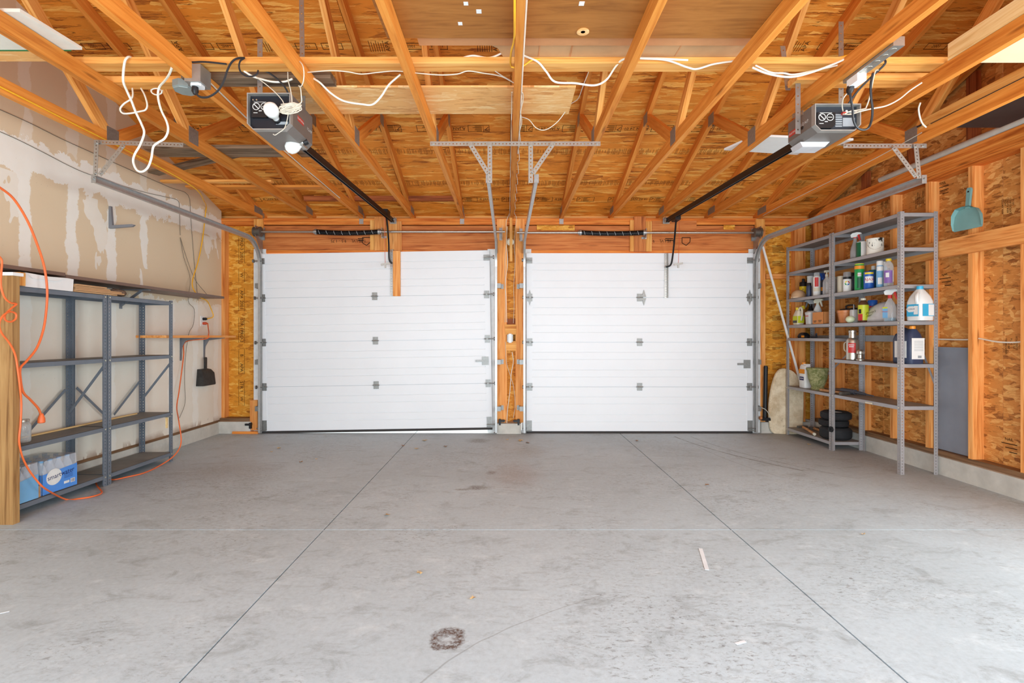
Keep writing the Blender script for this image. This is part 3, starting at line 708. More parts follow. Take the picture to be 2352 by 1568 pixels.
# ---------------------------------------------------------------- overhead doors
DY = 6.085                                # inside face of the leaves
def make_door(name, x0, x1, z0, z1, tilt, plain_hinge):
    d = struct(name, (x0, DY, 0))
    M = Matrix.Translation((x0, 0, 0)) @ Matrix.Rotation(-tilt, 4, 'Y') @ Matrix.Translation((-x0, 0, 0))
    H = (z1 - z0) / 4; T = .045
    for k in range(4):
        a = z0 + k * H + .0025; b = z0 + (k + 1) * H - .0025
        prof = [(DY + T, a), (DY, a)]
        for j in range(1, 5):
            z = a + (b - a) * (j / 5 + (.02 if j % 2 else -.02)); prof += [(DY, z - .006), (DY + .006, z - .001), (DY + .006, z + .001), (DY, z + .003)]
        prof += [(DY, b), (DY + T, b)]
        s = MB().prism([(p[0], p[1]) for p in prof], (x0, 0, 0), (0, 1, 0), (0, 0, 1), (1, 0, 0), x1 - x0).xf(M).build('door_section', 'door_white', d, recalc=True, ang=20)
        if k: MB().box((x0 + .005, DY + .02, a - .02), (x1 - .005, DY + .04, a + .02)).xf(M).build('seam_light_block', 'door_white', s)  # backing strip added to block light through the section seams
        for xx in (x0, x1 - .066):
            MB().box((xx, DY - .004, a), (xx + .066, DY + T, b)).xf(M).build('end_stile', 'door_white', s)
    xm = (x0 + x1) / 2
    for k in range(1, 4):
        z = z0 + k * H
        for xx, side in ((x0 + .04, -1), (xm + (.0 if not plain_hinge else 0), 0), (x1 - .04, 1)):
            m = MB()
            m.box((xx - .03, DY - .009, z + .006), (xx + .03, DY - .004, z + .045)).box((xx - .03, DY - .009, z - .045), (xx + .03, DY - .004, z - .006))
            m.cyl((xx - .038, DY - .014, z), (xx + .038, DY - .014, z), .007)
            for sx in (-.02, .02):
                for sz in (-.03, .03): m.cyl((xx + sx, DY - .013, z + sz), (xx + sx, DY - .008, z + sz), .006, n=6)
            if side:
                e = xx + side * .075; m.cyl((xx, DY - .03, z), (e, DY - .03, z), .006).cyl((e, DY - .03, z), (e + side * .012, DY - .03, z), .021)
                m.box((xx - .012, DY - .034, z - .012), (xx + .012, DY - .004, z + .012))
            h = m.xf(M).build('hinge', 'hinge_zinc', d)
            if plain_hinge and k == 3:
                for q, sg in ((z, 1), (z, -1)):
                    MB().prism([(-.026, 0), (.026, 0), (0, sg * .085)], (xx + (.05 if side == 0 else 0), DY - .0105, q + sg * .008), (1, 0, 0), (0, 0, 1), (0, 1, 0), .0062).xf(M).build('strap_leaf', 'hinge_zinc', h, recalc=True)
    for side, xx in ((-1, x0 + .035), (1, x1 - .035)):
        m = MB(); z = z1 - .09
        m.box((xx - .035, DY - .008, z - .035), (xx + .035, DY - .004, z + .035)).box((xx - .03, DY - .05, z - .008), (xx + .03, DY - .006, z)).cyl((xx, DY - .035, z), (xx + side * .08, DY - .035, z), .006).cyl((xx + side * .075, DY - .035, z), (xx + side * .09, DY - .035, z), .021)
        m.xf(M).build('top_roller_bracket', 'hinge_zinc', d)
        m = MB(); z = z0 + .07
        m.box((xx - .03, DY - .008, z - .06), (xx + .03, DY - .004, z + .06)).box((xx - .03, DY - .04, z - .06), (xx + .03, DY - .006, z - .055)).cyl((xx - .03, DY - .03, z - .03), (xx + side * .08, DY - .03, z - .03), .006)
        m.xf(M).build('bottom_bracket', 'hinge_zinc', d)
    xx = x1 - .075; z = z0 + 2 * H - .26
    m = MB().box((xx - .035, DY - .008, z - .05), (xx + .045, DY - .004, z + .05)).box((xx - .11, DY - .018, z - .012), (xx + .04, DY - .008, z + .012)).cyl((xx, DY - .025, z), (xx, DY - .008, z), .008)
    m.xf(M).build('slide_bolt', 'hinge_zinc', d)
    MB().prism([(0, 0), (.03, 0), (.034, .012), (.03, .024), (0, .024)], (x0, DY + .002, z0 - .026), (0, 1, 0), (0, 0, 1), (1, 0, 0), x1 - x0).xf(M).build('bottom_seal', 'door_seal', d, recalc=True)
    return d, M
a, b = P(601, 0, DY).x, P(1131, 0, DY).x
d1, M1 = make_door('door_1', a, b, .024, 2.135, math.radians(.95), False)
a2, b2 = P(1209, 0, DY).x, P(1729, 0, DY).x
d2, M2 = make_door('door_2', a2, b2, .024, 2.145, 0, True)
# struts that take the opener arms
def strut(d, px, z1, L, boardw):
    x = P(px, 0, DY).x
    m = MB().perf((x, DY - .005, z1 - L), (x, DY - .005, z1), (1, 0, 0), .034, (0, -.002, 0), .03, .006)
    m.perf((x + .018, DY - .022, z1 - L), (x + .018, DY - .022, z1), (0, 1, 0), .034, (.002, 0, 0), .03, .006)
    m.build('opener_strut', 'zinc_bright', d)
    if boardw: bbox_board('strut_backer', (x + .02, DY - .03, z1 - L - .01), (x + .02 + boardw, DY - .004, z1 - .02), 'stud_wood', d)
strut(d1, 900, 2.185, .545, .085); strut(d2, 1529, 2.14, .53, 0)

# ---------------------------------------------------------------- tracks, shafts and springs
def make_track(label, x, side, xend, yend, zt_):
    """side = +1: the open side of the channel faces +X"""
    t = thing('door_track', label, 'door track', (x, 6.02, 0), 'overhead door tracks')
    Y0, R = 6.03, .30; zh = zt_
    path = [(Y0, .02 + .06 * i) for i in range(0, int((zh - R) / .06))] + [(Y0, zh - R)]
    vert = path[:]; curve = [(Y0 - R + R * math.cos(q), zh - R + R * math.sin(q)) for q in [math.pi / 2 * i / 10 for i in range(0, 11)]]
    hor = [(Y0 - R, zh), (yend, zh + .0)]
    prof = [(0, -.026), (.024, -.026), (.024, -.020), (.0025, -.0235), (.0025, .0235), (.024, .020), (.024, .026), (0, .026)]
    def sweep(pts, nm):
        m = MB(); n = len(prof); vs = []
        for i, p in enumerate(pts):
            q0, q1 = pts[max(i - 1, 0)], pts[min(i + 1, len(pts) - 1)]
            tv = V((q1[0] - q0[0], q1[1] - q0[1])).normalized(); nv = V((tv.y, -tv.x))
            f = 0 if p[0] > Y0 - R - .01 else (Y0 - R - p[0]) / (Y0 - R - yend)
            xx = x + (xend - x) * f
            vs += [V((xx + side * a, p[0] + nv.x * b, p[1] + nv.y * b)) for a, b in prof]
        fs = []
        for i in range(len(pts) - 1):
            for k in range(n): fs.append((i * n + k, i * n + (k + 1) % n, (i + 1) * n + (k + 1) % n, (i + 1) * n + k))
        fs += [tuple(range(n))[::-1], tuple(range((len(pts) - 1) * n, len(pts) * n))]
        m.add(vs, fs).build(nm, 'track_steel', t, recalc=True)
    sweep([vert[0], vert[-1]], 'vertical_track'); sweep(curve, 'curved_track'); sweep(hor, 'horizontal_track')
    for z in (.3, .85, 1.75):
        MB().box((x - side * .045, 6.02, z - .028), (x, 6.024, z + .028)).box((x - side * .045, 6.02, z - .028), (x - side * .040, FY - .012, z + .028)).box((x - side * .075, FY - .016, z - .028), (x - side * .040, FY - .013, z + .028)).build('jamb_bracket', 'hinge_zinc', t)
    MB().prism([(0, 0), (.16, 0), (.03, -.16), (0, -.16)], (x - side * .004, FY - .014, zh + .03), (0, -1, 0), (0, 0, 1), (side, 0, 0), .003).build('flag_bracket', 'galvanized', t, recalc=True)
    MB().box((xend - side * .004, yend - .004, zh - .03), (xend + side * .03, yend, zh + .03)).cyl((xend + side * .01, yend - .012, zh), (xend + side * .01, yend, zh), .01, n=6).build('end_stop', 'galvanized', t)
    return t
make_track('galvanized track along the left edge of the left door', -2.925, 1, -2.945, 3.63, 2.275)
make_track('galvanized track along the right edge of the left door', -.118, -1, -.122, 3.63, 2.275)
make_track('galvanized track along the left edge of the right door', .190, 1, .194, 3.63, 2.275)
make_track('galvanized track along the right edge of the right door', 2.945, -1, 2.97, 3.63, 2.270)

def hanger(label, parts, loc):
    t = thing('track_hanger', label, 'hanger', loc, 'perforated angle hangers')
    for nm, p0, p1, wd in parts:
        p0, p1 = V(p0), V(p1); ax = (p1 - p0).normalized(); w = .032
        cr = V((0, -1, 0)).cross(ax).normalized()
        m = MB().perf(p0, p1, cr, w, (0, -.002, 0), .0254, .0052)
        e = cr * (w / 2) * wd
        m.perf(p0 + e + V((0, .016, 0)), p1 + e + V((0, .016, 0)), (0, 1, 0), w, cr * .002 * -wd, .0254, .0052)
        for p in (p0 + ax * .02, p1 - ax * .02): m.cyl(p + V((0, -.010, 0)), p, .008, n=6)
        m.build(nm, 'zinc_bright', t)
    return t
HY = 3.63
def hp(px, py, dy=0): return P(px, py, HY + dy)
hanger('long perforated angle hanger in the middle, carrying both inner tracks',
       [('cross_angle', hp(988, 330), hp(1379, 330), 1), ('drop_angle', hp(1125, 326, -.012), hp(1125, 420, -.012), 1), ('drop_angle', hp(1219, 326, -.012), hp(1219, 420, -.012), -1),
        ('brace_angle', hp(1078, 328, -.024), hp(1121, 398, -.024), 1), ('brace_angle', hp(1272, 328, -.024), hp(1224, 398, -.024), -1)], hp(1172, 420))
hanger('perforated angle hanger by the drywall wall, carrying the leftmost track',
       [('cross_angle', hp(216, 326), hp(421, 333), 1), ('drop_angle', hp(222, 322, -.012), hp(219, 404, -.012), -1), ('brace_angle', hp(284, 333, -.024), hp(229, 402, -.024), -1)], hp(222, 405))
hanger('perforated angle hanger by the stud wall, carrying the rightmost track',
       [('cross_angle', hp(1937, 335), hp(2128, 335), 1), ('drop_angle', hp(2103, 330, -.012), hp(2111, 410, -.012), 1), ('brace_angle', hp(2052, 338, -.024), hp(2104, 406, -.024), 1)], hp(2110, 410))

def shaft(label, pxa, pxb, py, s0, s1, drum, brk, sag):
    y = 5.99; a, b = P(pxa, py, y), P(pxb, py, y)
    t = thing('torsion_shaft', label, 'torsion shaft', P((s0 + s1) / 2, py + 8, y))
    MB().cyl(a, b, .0127, n=12).build('shaft', 'shaft_steel', t)
    c0, c1 = P(s0, py, y), P(s1, py, y); L = (c1 - c0).length
    def ctr(f): return c0.lerp(c1, f) + V((0, 0, -sag * 4 * f * (1 - f)))
    turns = 52; pts = []
    for i in range(turns * 10 + 1):
        f = i / (turns * 10); q = 2 * math.pi * i / 10
        pts.append(ctr(f) + V((0, math.cos(q) * .0275, math.sin(q) * .0275)))
    sp = MB().tube(pts, .0042, 5).build('spring', 'spring_black', t)
    MB().tube([ctr(i / 14) for i in range(15)], .0255, 12).build('spring_core', 'spring_black', sp)
    w = MB()
    for k in range(8):
        f = .06 + .12 * k; c = ctr(f); pp = []
        for j in range(5):
            q = math.radians(150 + 20 * j); pp.append(c + V((.004 * (j - 2), math.cos(q) * .0325, math.sin(q) * .0325)))
        w.tube(pp, .0014, 4)
    w.build('paint_stripe', 'paint_white', sp)
    for c, sg in ((c0, -1), (c1, 1)):
        MB().cyl(c - V((.012, 0, 0)), c + V((.012, 0, 0)), .034).cyl(c + V((sg * .012, 0, 0)), c + V((sg * .03, 0, 0)), .022).build('spring_cone', 'galvanized', t)
    br = c1 if brk > 0 else c0
    MB().box((br.x + .03 * brk - .004, y - .01, br.z - .055), (br.x + .03 * brk, FY - .04, br.z + .05)).box((br.x + .03 * brk - .03, FY - .045, br.z - .055), (br.x + .03 * brk + .03, FY - .04, br.z - .03)).build('centre_bracket', 'galvanized', t)
    d = P(drum, py, y)
    MB().lathe([(.02, -.05), (.055, -.045), (.055, -.035), (.046, -.03), (.046, .02), (.058, .025), (.058, .04), (.02, .045)], d, 24, (1, 0, 0)).build('cable_drum', 'drum_cast', t)
    for e in ((pxa, -1), (pxb, 1)):
        c = P(e[0], py, y); MB().box((c.x - e[1] * .035, y - .03, c.z - .07), (c.x - e[1] * .032, FY - .014, c.z + .07)).box((c.x - e[1] * .07, FY - .018, c.z - .075), (c.x - e[1] * .032, FY - .014, c.z + .075)).build('end_plate', 'galvanized', t)
    return t
shaft('torsion shaft with black coil spring above the left door', 582, 1160, 532, 726, 871, 592, 1, .015)
shaft('torsion shaft with black coil spring above the right door', 1187, 1752, 534, 1333, 1479, 1740, 1, .012)

# ---------------------------------------------------------------- lumber and sheets lying across the truss chords
ZC = 2.661
def lay(name, label, cat, x0, x1, y0, y1, t, mat, z=ZC, group=None):
    o = bbox_board(name, (x0, y0, z), (x1, y1, z + t), mat); WL[o.name] = V(o.location)
    return tag(o, label, cat, group)
lay('brace_board', 'long flat two by four brace spanning the trusses from left to right', 'board', -2.40, 2.50, 2.82, 2.908, .036, 'web_wood')
lay('brace_board', 'short flat two by four with two knots, beside the grey junction box', 'board', -2.46, -1.92, 3.03, 3.115, .037, 'web_wood')
lay('brace_board', 'flat two by four over the right opener, behind the long brace', 'board', 1.70, 2.53, 3.00, 3.10, .04, 'web_wood')
lay('weathered_board', 'grey weathered board above the left opener motor', 'board', -1.90, -1.03, 2.98, 3.085, .04, 'grey_wood')
lay('weathered_board', 'dark grey weathered board lying behind the left light bulb', 'board', -2.92, -1.66, 4.10, 4.30, .03, 'grey_wood')
o = board('weathered_board', (-3.36, 4.86, ZC + .045), (-2.15, 4.27, ZC + .045), .10, .025, 'grey_wood'); WL[o.name] = V(o.location)
tag(o, 'narrow grey weathered board lying askew near the drywall wall', 'board')
lay('lath_board', 'thin wooden lath on the left trusses, nearer to the drywall', 'board', -3.38, -2.30, 4.98, 5.04, .02, 'web_wood')
lay('lath_board', 'wooden lath on the left trusses, second back above the left door', 'board', -3.25, -1.88, 5.16, 5.25, .02, 'truss_wood')
lay('eave_board', 'dark red board tucked between trusses above the left door spring', 'board', -2.30, -.56, 5.78, 5.83, .05, 'dark_wood', ZC + .03)
lay('osb_strip', 'wide strip of pale strand board across the middle trusses', 'board', -1.43, .415, 3.09, 3.462, .011, 'osb_strip')
lay('osb_strip', 'narrow strip of strand board beside the white board, top left', 'board', -3.40, -2.42, 2.705, 2.80, .011, 'osb_strip')
o = MB().box((-.605, 1.3, ZC), (1.30, 2.582, ZC + .017)).build('plywood_sheet', 'plywood'); tag(o, 'dark plywood sheet on the middle trusses with a drilled hole', 'plywood')
for (px, py, s) in ((1071, 8, .012), (1101, 26, .014), (1058, 54, .012), (1337, 8, .014)):
    q = PZ(px, py, ZC); MB().box((q.x - s, q.y - s, ZC - .0014), (q.x + s * .7, q.y + s, ZC - .0002)).build('paper_scrap', 'paper_white', o)
q = PZ(1339, 72, ZC)
MB().lathe([(.010, .0), (.030, .0), (.031, -.004), (.024, -.006), (.010, -.003)], (q.x, q.y, ZC - .0002), 20).build('hole_rim', 'osb_strip', o)
MB().lathe([(.0001, -.0035), (.011, -.0035)], (q.x, q.y, ZC - .0002), 16).build('hole_dark', 'dark_wood', o)
o = MB().box((-.46, 1.5, ZC + .018), (1.31, 2.678, ZC + .028)).build('hardboard_sheet', 'cardboard_red'); tag(o, 'reddish brown board edge showing beyond the dark plywood', 'board')
o = MB().prism([(-.10, 2.05), (1.30, 2.05), (1.30, 2.852), (.03, 2.852), (-.02, 2.83), (-.05, 2.74), (-.10, 2.70)], (0, 0, ZC + .038), (1, 0, 0), (0, 1, 0), (0, 0, 1), .006).build('cardboard_sheet', 'cardboard', recalc=True)
tag(o, 'flattened cardboard with torn corner on top of the board stack', 'cardboard')
for xx in (.17, .34, .345, .92): MB().box((xx, 2.66, ZC + .0365), (xx + .006, 2.85, ZC + .0378)).build('fold_line', 'cardboard_red', o)
t = thing('painted_board', 'white painted strand board with green edge, top left corner', 'board', (-2.65, 2.53, ZC))
MB().prism([(-3.05, 2.355), (-2.262, 2.375), (-2.235, 2.69), (-3.05, 2.69)], (0, 0, ZC + .002), (1, 0, 0), (0, 1, 0), (0, 0, 1), .016).build('painted_face', 'white_board', t, recalc=True)
MB().box((-3.05, 2.691, ZC), (-2.30, 2.70, ZC + .012)).build('green_edge', 'green_edge', t)
lay('pale_plank', 'pale new plank standing along a truss, upper right corner', 'plank', 2.403, 2.441, 1.2, 2.79, .089, 'pale_wood')
o = MB().box((2.50, 1.6, ZC + .001), (3.62, 2.815, ZC + .012)).build('cream_sheet', 'cream_sheet'); tag(o, 'cream coloured panel lying on the trusses, far right top', 'panel')
t = thing('black_sheet', 'black sheet in a light wood frame beside the right stud wall', 'panel', (3.3, 3.2, ZC))
MB().box((2.993, 2.83, ZC + .02), (3.60, 3.74, ZC + .03)).build('sheet_face', 'black_sheet', t)
bbox_board('frame_strip', (2.965, 2.83, ZC), (2.992, 3.66, ZC + .045), 'web_wood', t)
o = MB().cyl((3.665, 3.60, 2.689), (3.665, 5.02, 2.689), .028, n=18).build('pipe', 'pvc_grey'); tag(o, 'long pale grey pipe resting above the right wall plate', 'pipe')
t = thing('laminate_sheet', 'white laminated panel lying on the trusses behind the right opener', 'panel', (2.2, 4.05, ZC))
MB().prism([(1.755, 4.14), (1.865, 3.85), (2.66, 3.93), (2.49, 4.26)], (0, 0, ZC), (1, 0, 0), (0, 1, 0), (0, 0, 1), .016).build('panel_face', 'white_sheet', t, recalc=True)

# ---------------------------------------------------------------- garage door openers
def ring(m, c, r0, r1, y):
    n = 24; vs = []
    for r in (r0, r1): vs += [(c[0] + r * math.cos(2 * math.pi * i / n), y, c[1] + r * math.sin(2 * math.pi * i / n)) for i in range(n)]
    m.add(vs, [(i, n + i, n + (i + 1) % n, (i + 1) % n) for i in range(n)])
def opener(label, X, hw, z0, z1, y0, y1, side, zrail, zhead, dark, bulbs):
    t = thing('door_opener', label, 'garage door opener', (X, (y0 + y1) / 2, z0), 'garage door openers')
    ch = .035
    prof = [(-hw, z1), (-hw, z0 + ch), (-hw + ch, z0), (hw - ch, z0), (hw, z0 + ch), (hw, z1)]
    case = MB().prism([(p[0], p[1]) for p in prof], (X, y0 + .035, 0), (1, 0, 0), (0, 0, 1), (0, 1, 0), y1 - y0 - .035).build('case', 'opener_case', t, recalc=True)
    rim = MB(); inner = [(-hw + .006, z1 - .006), (-hw + .006, z0 + ch), (-hw + ch, z0 + .006), (hw - ch, z0 + .006), (hw - .006, z0 + ch), (hw - .006, z1 - .006)]
    n = 6; vs = []
    for yy in (y0, y0 + .036):
        for pr in (prof, inner): vs += [(X + p[0], yy, p[1]) for p in pr]
    fs = []
    for i in range(n):
        j = (i + 1) % n
        fs += [(i, j, n + j, n + i), (2 * n + i, 3 * n + i, 3 * n + j, 2 * n + j), (i, 2 * n + i, 2 * n + j, j), (n + i, n + j, 3 * n + j, 3 * n + i)]
    rim.add(vs, fs).build('front_rim', 'opener_lip', t, recalc=True)
    pm = 'opener_panel_dark' if dark else 'opener_panel'
    yp = y0 + .030
    MB().prism([(p[0], p[1]) for p in inner], (X, yp, 0), (1, 0, 0), (0, 0, 1), (0, 1, 0), .004).build('end_panel', pm, t, recalc=True)
    # printed block with the two warning rings
    bw = .105; bx0 = X - hw + .02; bz = z1 - .045
    blk = MB().prism([(0, 0), (bw, 0), (bw, -.07), (bw - .02, -.09), (0, -.09)], (bx0, yp - .018, bz), (1, 0, 0), (0, 0, 1), (0, 1, 0), .018).build('label_block', 'black_plastic', t, recalc=True)
    m = MB(); yq = yp - .0188
    c1, c2 = (bx0 + .028, bz - .028), (bx0 + .074, bz - .028)
    ring(m, c1, .0175, .021, yq); ring(m, c2, .0175, .021, yq)
    m.obox((c1[0], yq, c1[1]), (.0125, 0, -.0125), (.0015, 0, .0015), (0, .0002, 0)).box((c2[0] - .012, yq, c2[1] - .002), (c2[0] + .012, yq + .0002, c2[1] + .001))
    m.box((bx0 + .043, yq, bz - .056), (bx0 + .06, yq + .0002, bz - .051)).box((bx0 + .012, yq, bz - .066), (bx0 + .036, yq + .0002, bz - .063)).box((bx0 + .015, yq, bz - .004), (bx0 + .085, yq + .0002, bz - .002))
    m.build('warning_print', 'print_white', blk)
    if not dark:
        for k in range(6): MB().box((bx0 + bw + .008, yp - .003, bz - .012 - .013 * k), (bx0 + bw + .048, yp - .0004, bz - .004 - .013 * k)).build('printed_line', 'print_grey', t)
        MB().box((X + .045, yp - .003, z0 + .035), (X + .115, yp - .0004, z0 + .085)).build('wiring_label', 'print_grey', t)
        MB().box((X + .035, yp - .02, z0 + .10), (X + .055, yp - .0004, z0 + .112)).build('red_terminal', 'print_red', t)
        for dx in (.06, .09, .115): MB().cyl((X + dx, yp - .014, z0 + .118), (X + dx, yp, z0 + .118), .007, n=10).build('terminal', 'pl_white', t)
    else:
        MB().box((X + .03, yp - .003, z0 + .040), (X + .10, yp - .0004, z0 + .056)).build('wiring_label', 'print_grey', t)
        for dx in (-.1, -.08): MB().cyl((X + dx, yp - .008, z1 - .03), (X + dx, yp, z1 - .03), .004, n=8).build('terminal', 'bolt_bright', t)
    # side print
    xs = X + side * (hw + .0006); u = V((0, 1 * side, 0)) ; L = y1 - y0
    ra, rb = (y0 + .10, y0 + .19) if side > 0 else (y1 - .10, y1 - .012)
    MB().box((xs - .0004, ra, z0 + .062 if side < 0 else z0 + .095), (xs + .0004, rb, z0 + .094 if side < 0 else z0 + .127)).build('brand_plate', 'print_red', t)
    zz = z0 + .078 if side < 0 else z0 + .111
    put_text(MB(), 'CRAFTSMAN', (xs + side * .0006, (ra + rb) / 2, zz), u, (0, 0, 1), .017).build('brand_text', 'print_white', t)
    yy = (y1 - .05) if side > 0 else (y0 + .10)
    put_text(MB(), '1/2 H.P.', (xs + side * .0006, yy, z0 + .105 if side > 0 else z0 + .085), u, (0, 0, 1), .026).build('power_text', 'print_white', t)
    if side < 0:
        for q in (y0 + .125, y0 + .165): MB().cyl((xs + .001, q, z0 + .066), (xs - .004, q, z0 + .066), .010, n=12).build('adjuster', 'black_plastic', t)
    # rail to the header
    a, b = V((X, y1 - .02, zrail)), V((X, 6.06, zhead))
    r = MB().bar(a, b, .028, .034); r.bar(a + V((.011, 0, -.024)), b + V((.011, 0, -.024)), .006, .018).bar(a + V((-.011, 0, -.024)), b + V((-.011, 0, -.024)), .006, .018)
    rail = r.build('rail', 'rail_black', t)
    MB().box((X - .025, 6.03, zhead - .03), (X - .021, FY - .04, zhead + .03)).box((X + .021, 6.03, zhead - .03), (X + .025, FY - .04, zhead + .03)).box((X - .04, FY - .045, zhead - .04), (X + .04, FY - .04, zhead + .03)).cyl((X - .04, 6.05, zhead), (X + .04, 6.05, zhead), .008).build('header_bracket', 'zinc_bright', rail)
    return t
OL, ORX = -1.36, 1.895
ol = opener('grey left opener motor with light bulb and black rail', OL, .124, 2.335, 2.545, 2.915, 3.245, 1, 2.425, 2.535, True, 1)
orr = opener('grey right opener motor with open wiring panel and black rail', ORX, .132, 2.335, 2.49, 2.93, 3.21, -1, 2.415, 2.535, False, 0)
# bulbs
def bulb(parent, c, ax, k=1.28):
    m = MB().lathe([(a * k, b * k) for a, b in [(.013, 0), (.014, .012), (.018, .024), (.028, .040), (.032, .058), (.029, .076), (.017, .089), (.0005, .093)]], c, 24, ax)
    b = m.build('light_bulb', 'bulb_white', parent)
    MB().lathe([(.020, -.022), (.021, .004), (.016, .010)], c, 16, ax).build('socket', 'black_plastic', b)
bulb(ol, V((OL + .038, 2.935, 2.400)), V((.02, -.95, .30)))
bulb(ol, P(698, 327, 3.16), V((-.85, -.35, -.52)))
MB().box((OL + .085, 3.13, 2.325), (OL + .11, 3.2, 2.338)).build('lamp_mount', 'zinc_bright', ol)
MB().prism([(-.10, 0), (-.085, -.03), (.05, -.03), (.08, 0)], (ORX - .02, 3.10, 2.335), (1, 0, 0), (0, 0, 1), (0, 1, 0), .105).build('lens_cover', 'lens_white', orr, recalc=True)
# hanger straps
def strap(parent, x, y, z0, z1, x1=None, wd=(1, 0, 0)):
    MB().perf((x, y, z0), (x if x1 is None else x1, y, z1), wd, .03, (0, .002, 0), .05, .0045).build('hanger_strap', 'galvanized', parent)
strap(ol, P(597, 0, 3.0).x, 3.0, 2.545, 2.90); strap(ol, P(697, 0, 3.20).x, 3.20, 2.40, 3.30, P(692, 0, 3.20).x)
strap(orr, P(1833, 0, 3.04).x + .0, 3.04, 2.36, 2.66); strap(orr, P(1932, 0, 3.11).x, 3.11, 2.49, 3.07); strap(orr, P(1826, 0, 3.05).x, 3.125, 2.66, 2.93, P(1820, 0, 3.02).x)
MB().perf((ORX - .134, 3.045, 2.49), (ORX - .134, 3.16, 2.515), (0, 0, 1), .028, (.002, 0, 0), .04, .0045).build('side_bracket', 'galvanized', orr)
# trolleys, arms and release cords
def arm(parent, pts, rope, handle):
    MB().tube(smooth([P(*p) for p in pts], 5), .010, 8).build('door_arm', 'rail_black', parent)
    a = P(*pts[0]); MB().box(a - V((.03, .07, .02)), a + V((.03, .07, .045))).build('trolley', 'rail_black', parent)
    MB().tube([P(*p) for p in rope], .0026, 5).build('release_cord', 'cord_red', parent)
    h = P(*rope[-1]); MB().bar(h + V((-.05, 0, -.008)), h + V((.05, 0, .008)), .022, .02).bar(h + V((0, 0, -.045)), h + V((0, 0, .012)), .018, .018).build('release_handle', 'pl_silver', parent)
arm(ol, [(887, 492, 5.80), (890, 520, 5.88), (893, 560, 5.98), (894, 595, 6.03), (900, 605, 6.05)], [(884, 498, 5.82), (884, 560, 5.86), (885, 606, 5.88)], 0)
arm(orr, [(1553, 503, 5.80), (1550, 540, 5.9), (1546, 580, 5.98), (1541, 607, 6.03), (1530, 613, 6.05)], [(1560, 505, 5.82), (1560, 560, 5.84), (1558, 606, 5.86)], 0)

# ---------------------------------------------------------------- electrical boxes
t = thing('junction_box', 'round grey plastic junction box under the short left brace', 'junction box', P(425, 205, 3.05))
c = P(425, 200, 3.06)
MB().lathe([(.058, -.022), (.066, -.016), (.066, .022), (.05, .028)], c, 8).build('box_body', 'box_grey', t)
MB().lathe([(.001, -.026), (.060, -.026), (.062, -.022)], c, 8).build('box_cover', 'box_grey', t)
MB().box(c + V((-.012, -.012, .02)), c + V((.012, .012, .065))).build('cable_clamp', 'cable_white', t)
t = thing('outlet_box', 'square steel outlet box with black plug, on third left truss', 'outlet box', P(455, 190, 2.84))
c = P(452, 178, 2.85)
MB().box(c + V((-.038, -.05, -.045)), c + V((.05, .05, .05))).build('box_body', 'box_steel', t)
MB().prism([(-.03, -.018), (-.02, -.03), (.02, -.03), (.03, -.018), (.03, .018), (.02, .03), (-.02, .03), (-.03, .018)], c + V((.008, -.005, -.058)), (1, 0, 0), (0, 1, 0), (0, 0, 1), .014).build('receptacle', 'outlet_white', t, recalc=True)
MB().lathe([(.016, 0), (.018, .03), (.010, .045)], c + V((-.002, -.012, -.055)), 10, (0, 0, -1)).build('plug', 'black_plastic', t)
t = thing('outlet_strip', 'metal outlet strip under the truss chord over the right opener', 'outlet strip', P(1980, 160, 2.66))
xo = 1.862
MB().box((xo - .005, 2.46, 2.555), (xo + .05, 2.83, 2.60)).build('strip_body', 'zinc_bright', t)
for k in range(5): MB().cyl((xo + .022, 2.50 + .055 * k, 2.5535), (xo + .022, 2.50 + .055 * k, 2.558), .017, n=16).build('socket', 'steel_brushed', t)
MB().box((xo - .004, 2.715, 2.515), (xo + .045, 2.80, 2.556)).build('multi_tap', 'outlet_white', t)
MB().lathe([(.018, 0), (.019, .022), (.009, .042)], (xo + .012, 2.79, 2.52), 10, (-.1, .25, -1)).build('plug', 'black_plastic', t)

# ---------------------------------------------------------------- cables among the trusses
def cable(label, mat, r, pts, name='electrical_cable', cat='cable', n=6, seg=6):
    o = MB().tube(smooth([P(*p) for p in pts], seg), r, n).build(name, mat); return tag(o, label, cat)
def cabw(label, mat, r, pts, name='electrical_cable', cat='cable', seg=6):
    o = MB().tube(smooth(pts, seg), r, 6).build(name, mat); return tag(o, label, cat)
cable('white cable sagging in front of the strand board strip, right of the left opener', 'cable_white', .0055, [(716, 178, 2.95), (735, 190, 2.95), (760, 214, 2.97), (790, 232, 2.98), (830, 239, 2.98), (855, 240, 2.98), (875, 222, 2.96), (893, 195, 2.95), (920, 171, 2.93)])
cable('white cable drooping just right of the centre truss', 'cable_white', .0055, [(1052, 137, 2.85), (1085, 128, 2.84), (1125, 133, 2.84), (1165, 117, 2.82), (1190, 118, 2.8), (1204, 128, 2.80), (1235, 142, 2.80), (1255, 165, 2.84), (1275, 188, 2.86), (1320, 191, 2.88), (1365, 196, 2.88), (1393, 183, 2.86), (1415, 152, 2.84), (1437, 135, 2.8), (1500, 134, 2.80), (1580, 138, 2.82)])
cable('white cable lying along the top of the long brace, right of centre', 'cable_white', .005, [(1470, 134, 2.79), (1530, 138, 2.79), (1580, 155, 2.79), (1602, 158, 2.79), (1640, 147, 2.79), (1690, 140, 2.81), (1725, 138, 2.81)])
cable('thick white cable swagged below the long brace, left of the right opener', 'cable_white', .0055, [(1728, 155, 2.80), (1760, 168, 2.80), (1800, 176, 2.80), (1830, 175, 2.80), (1870, 164, 2.80), (1920, 145, 2.78), (1956, 128, 2.74)])
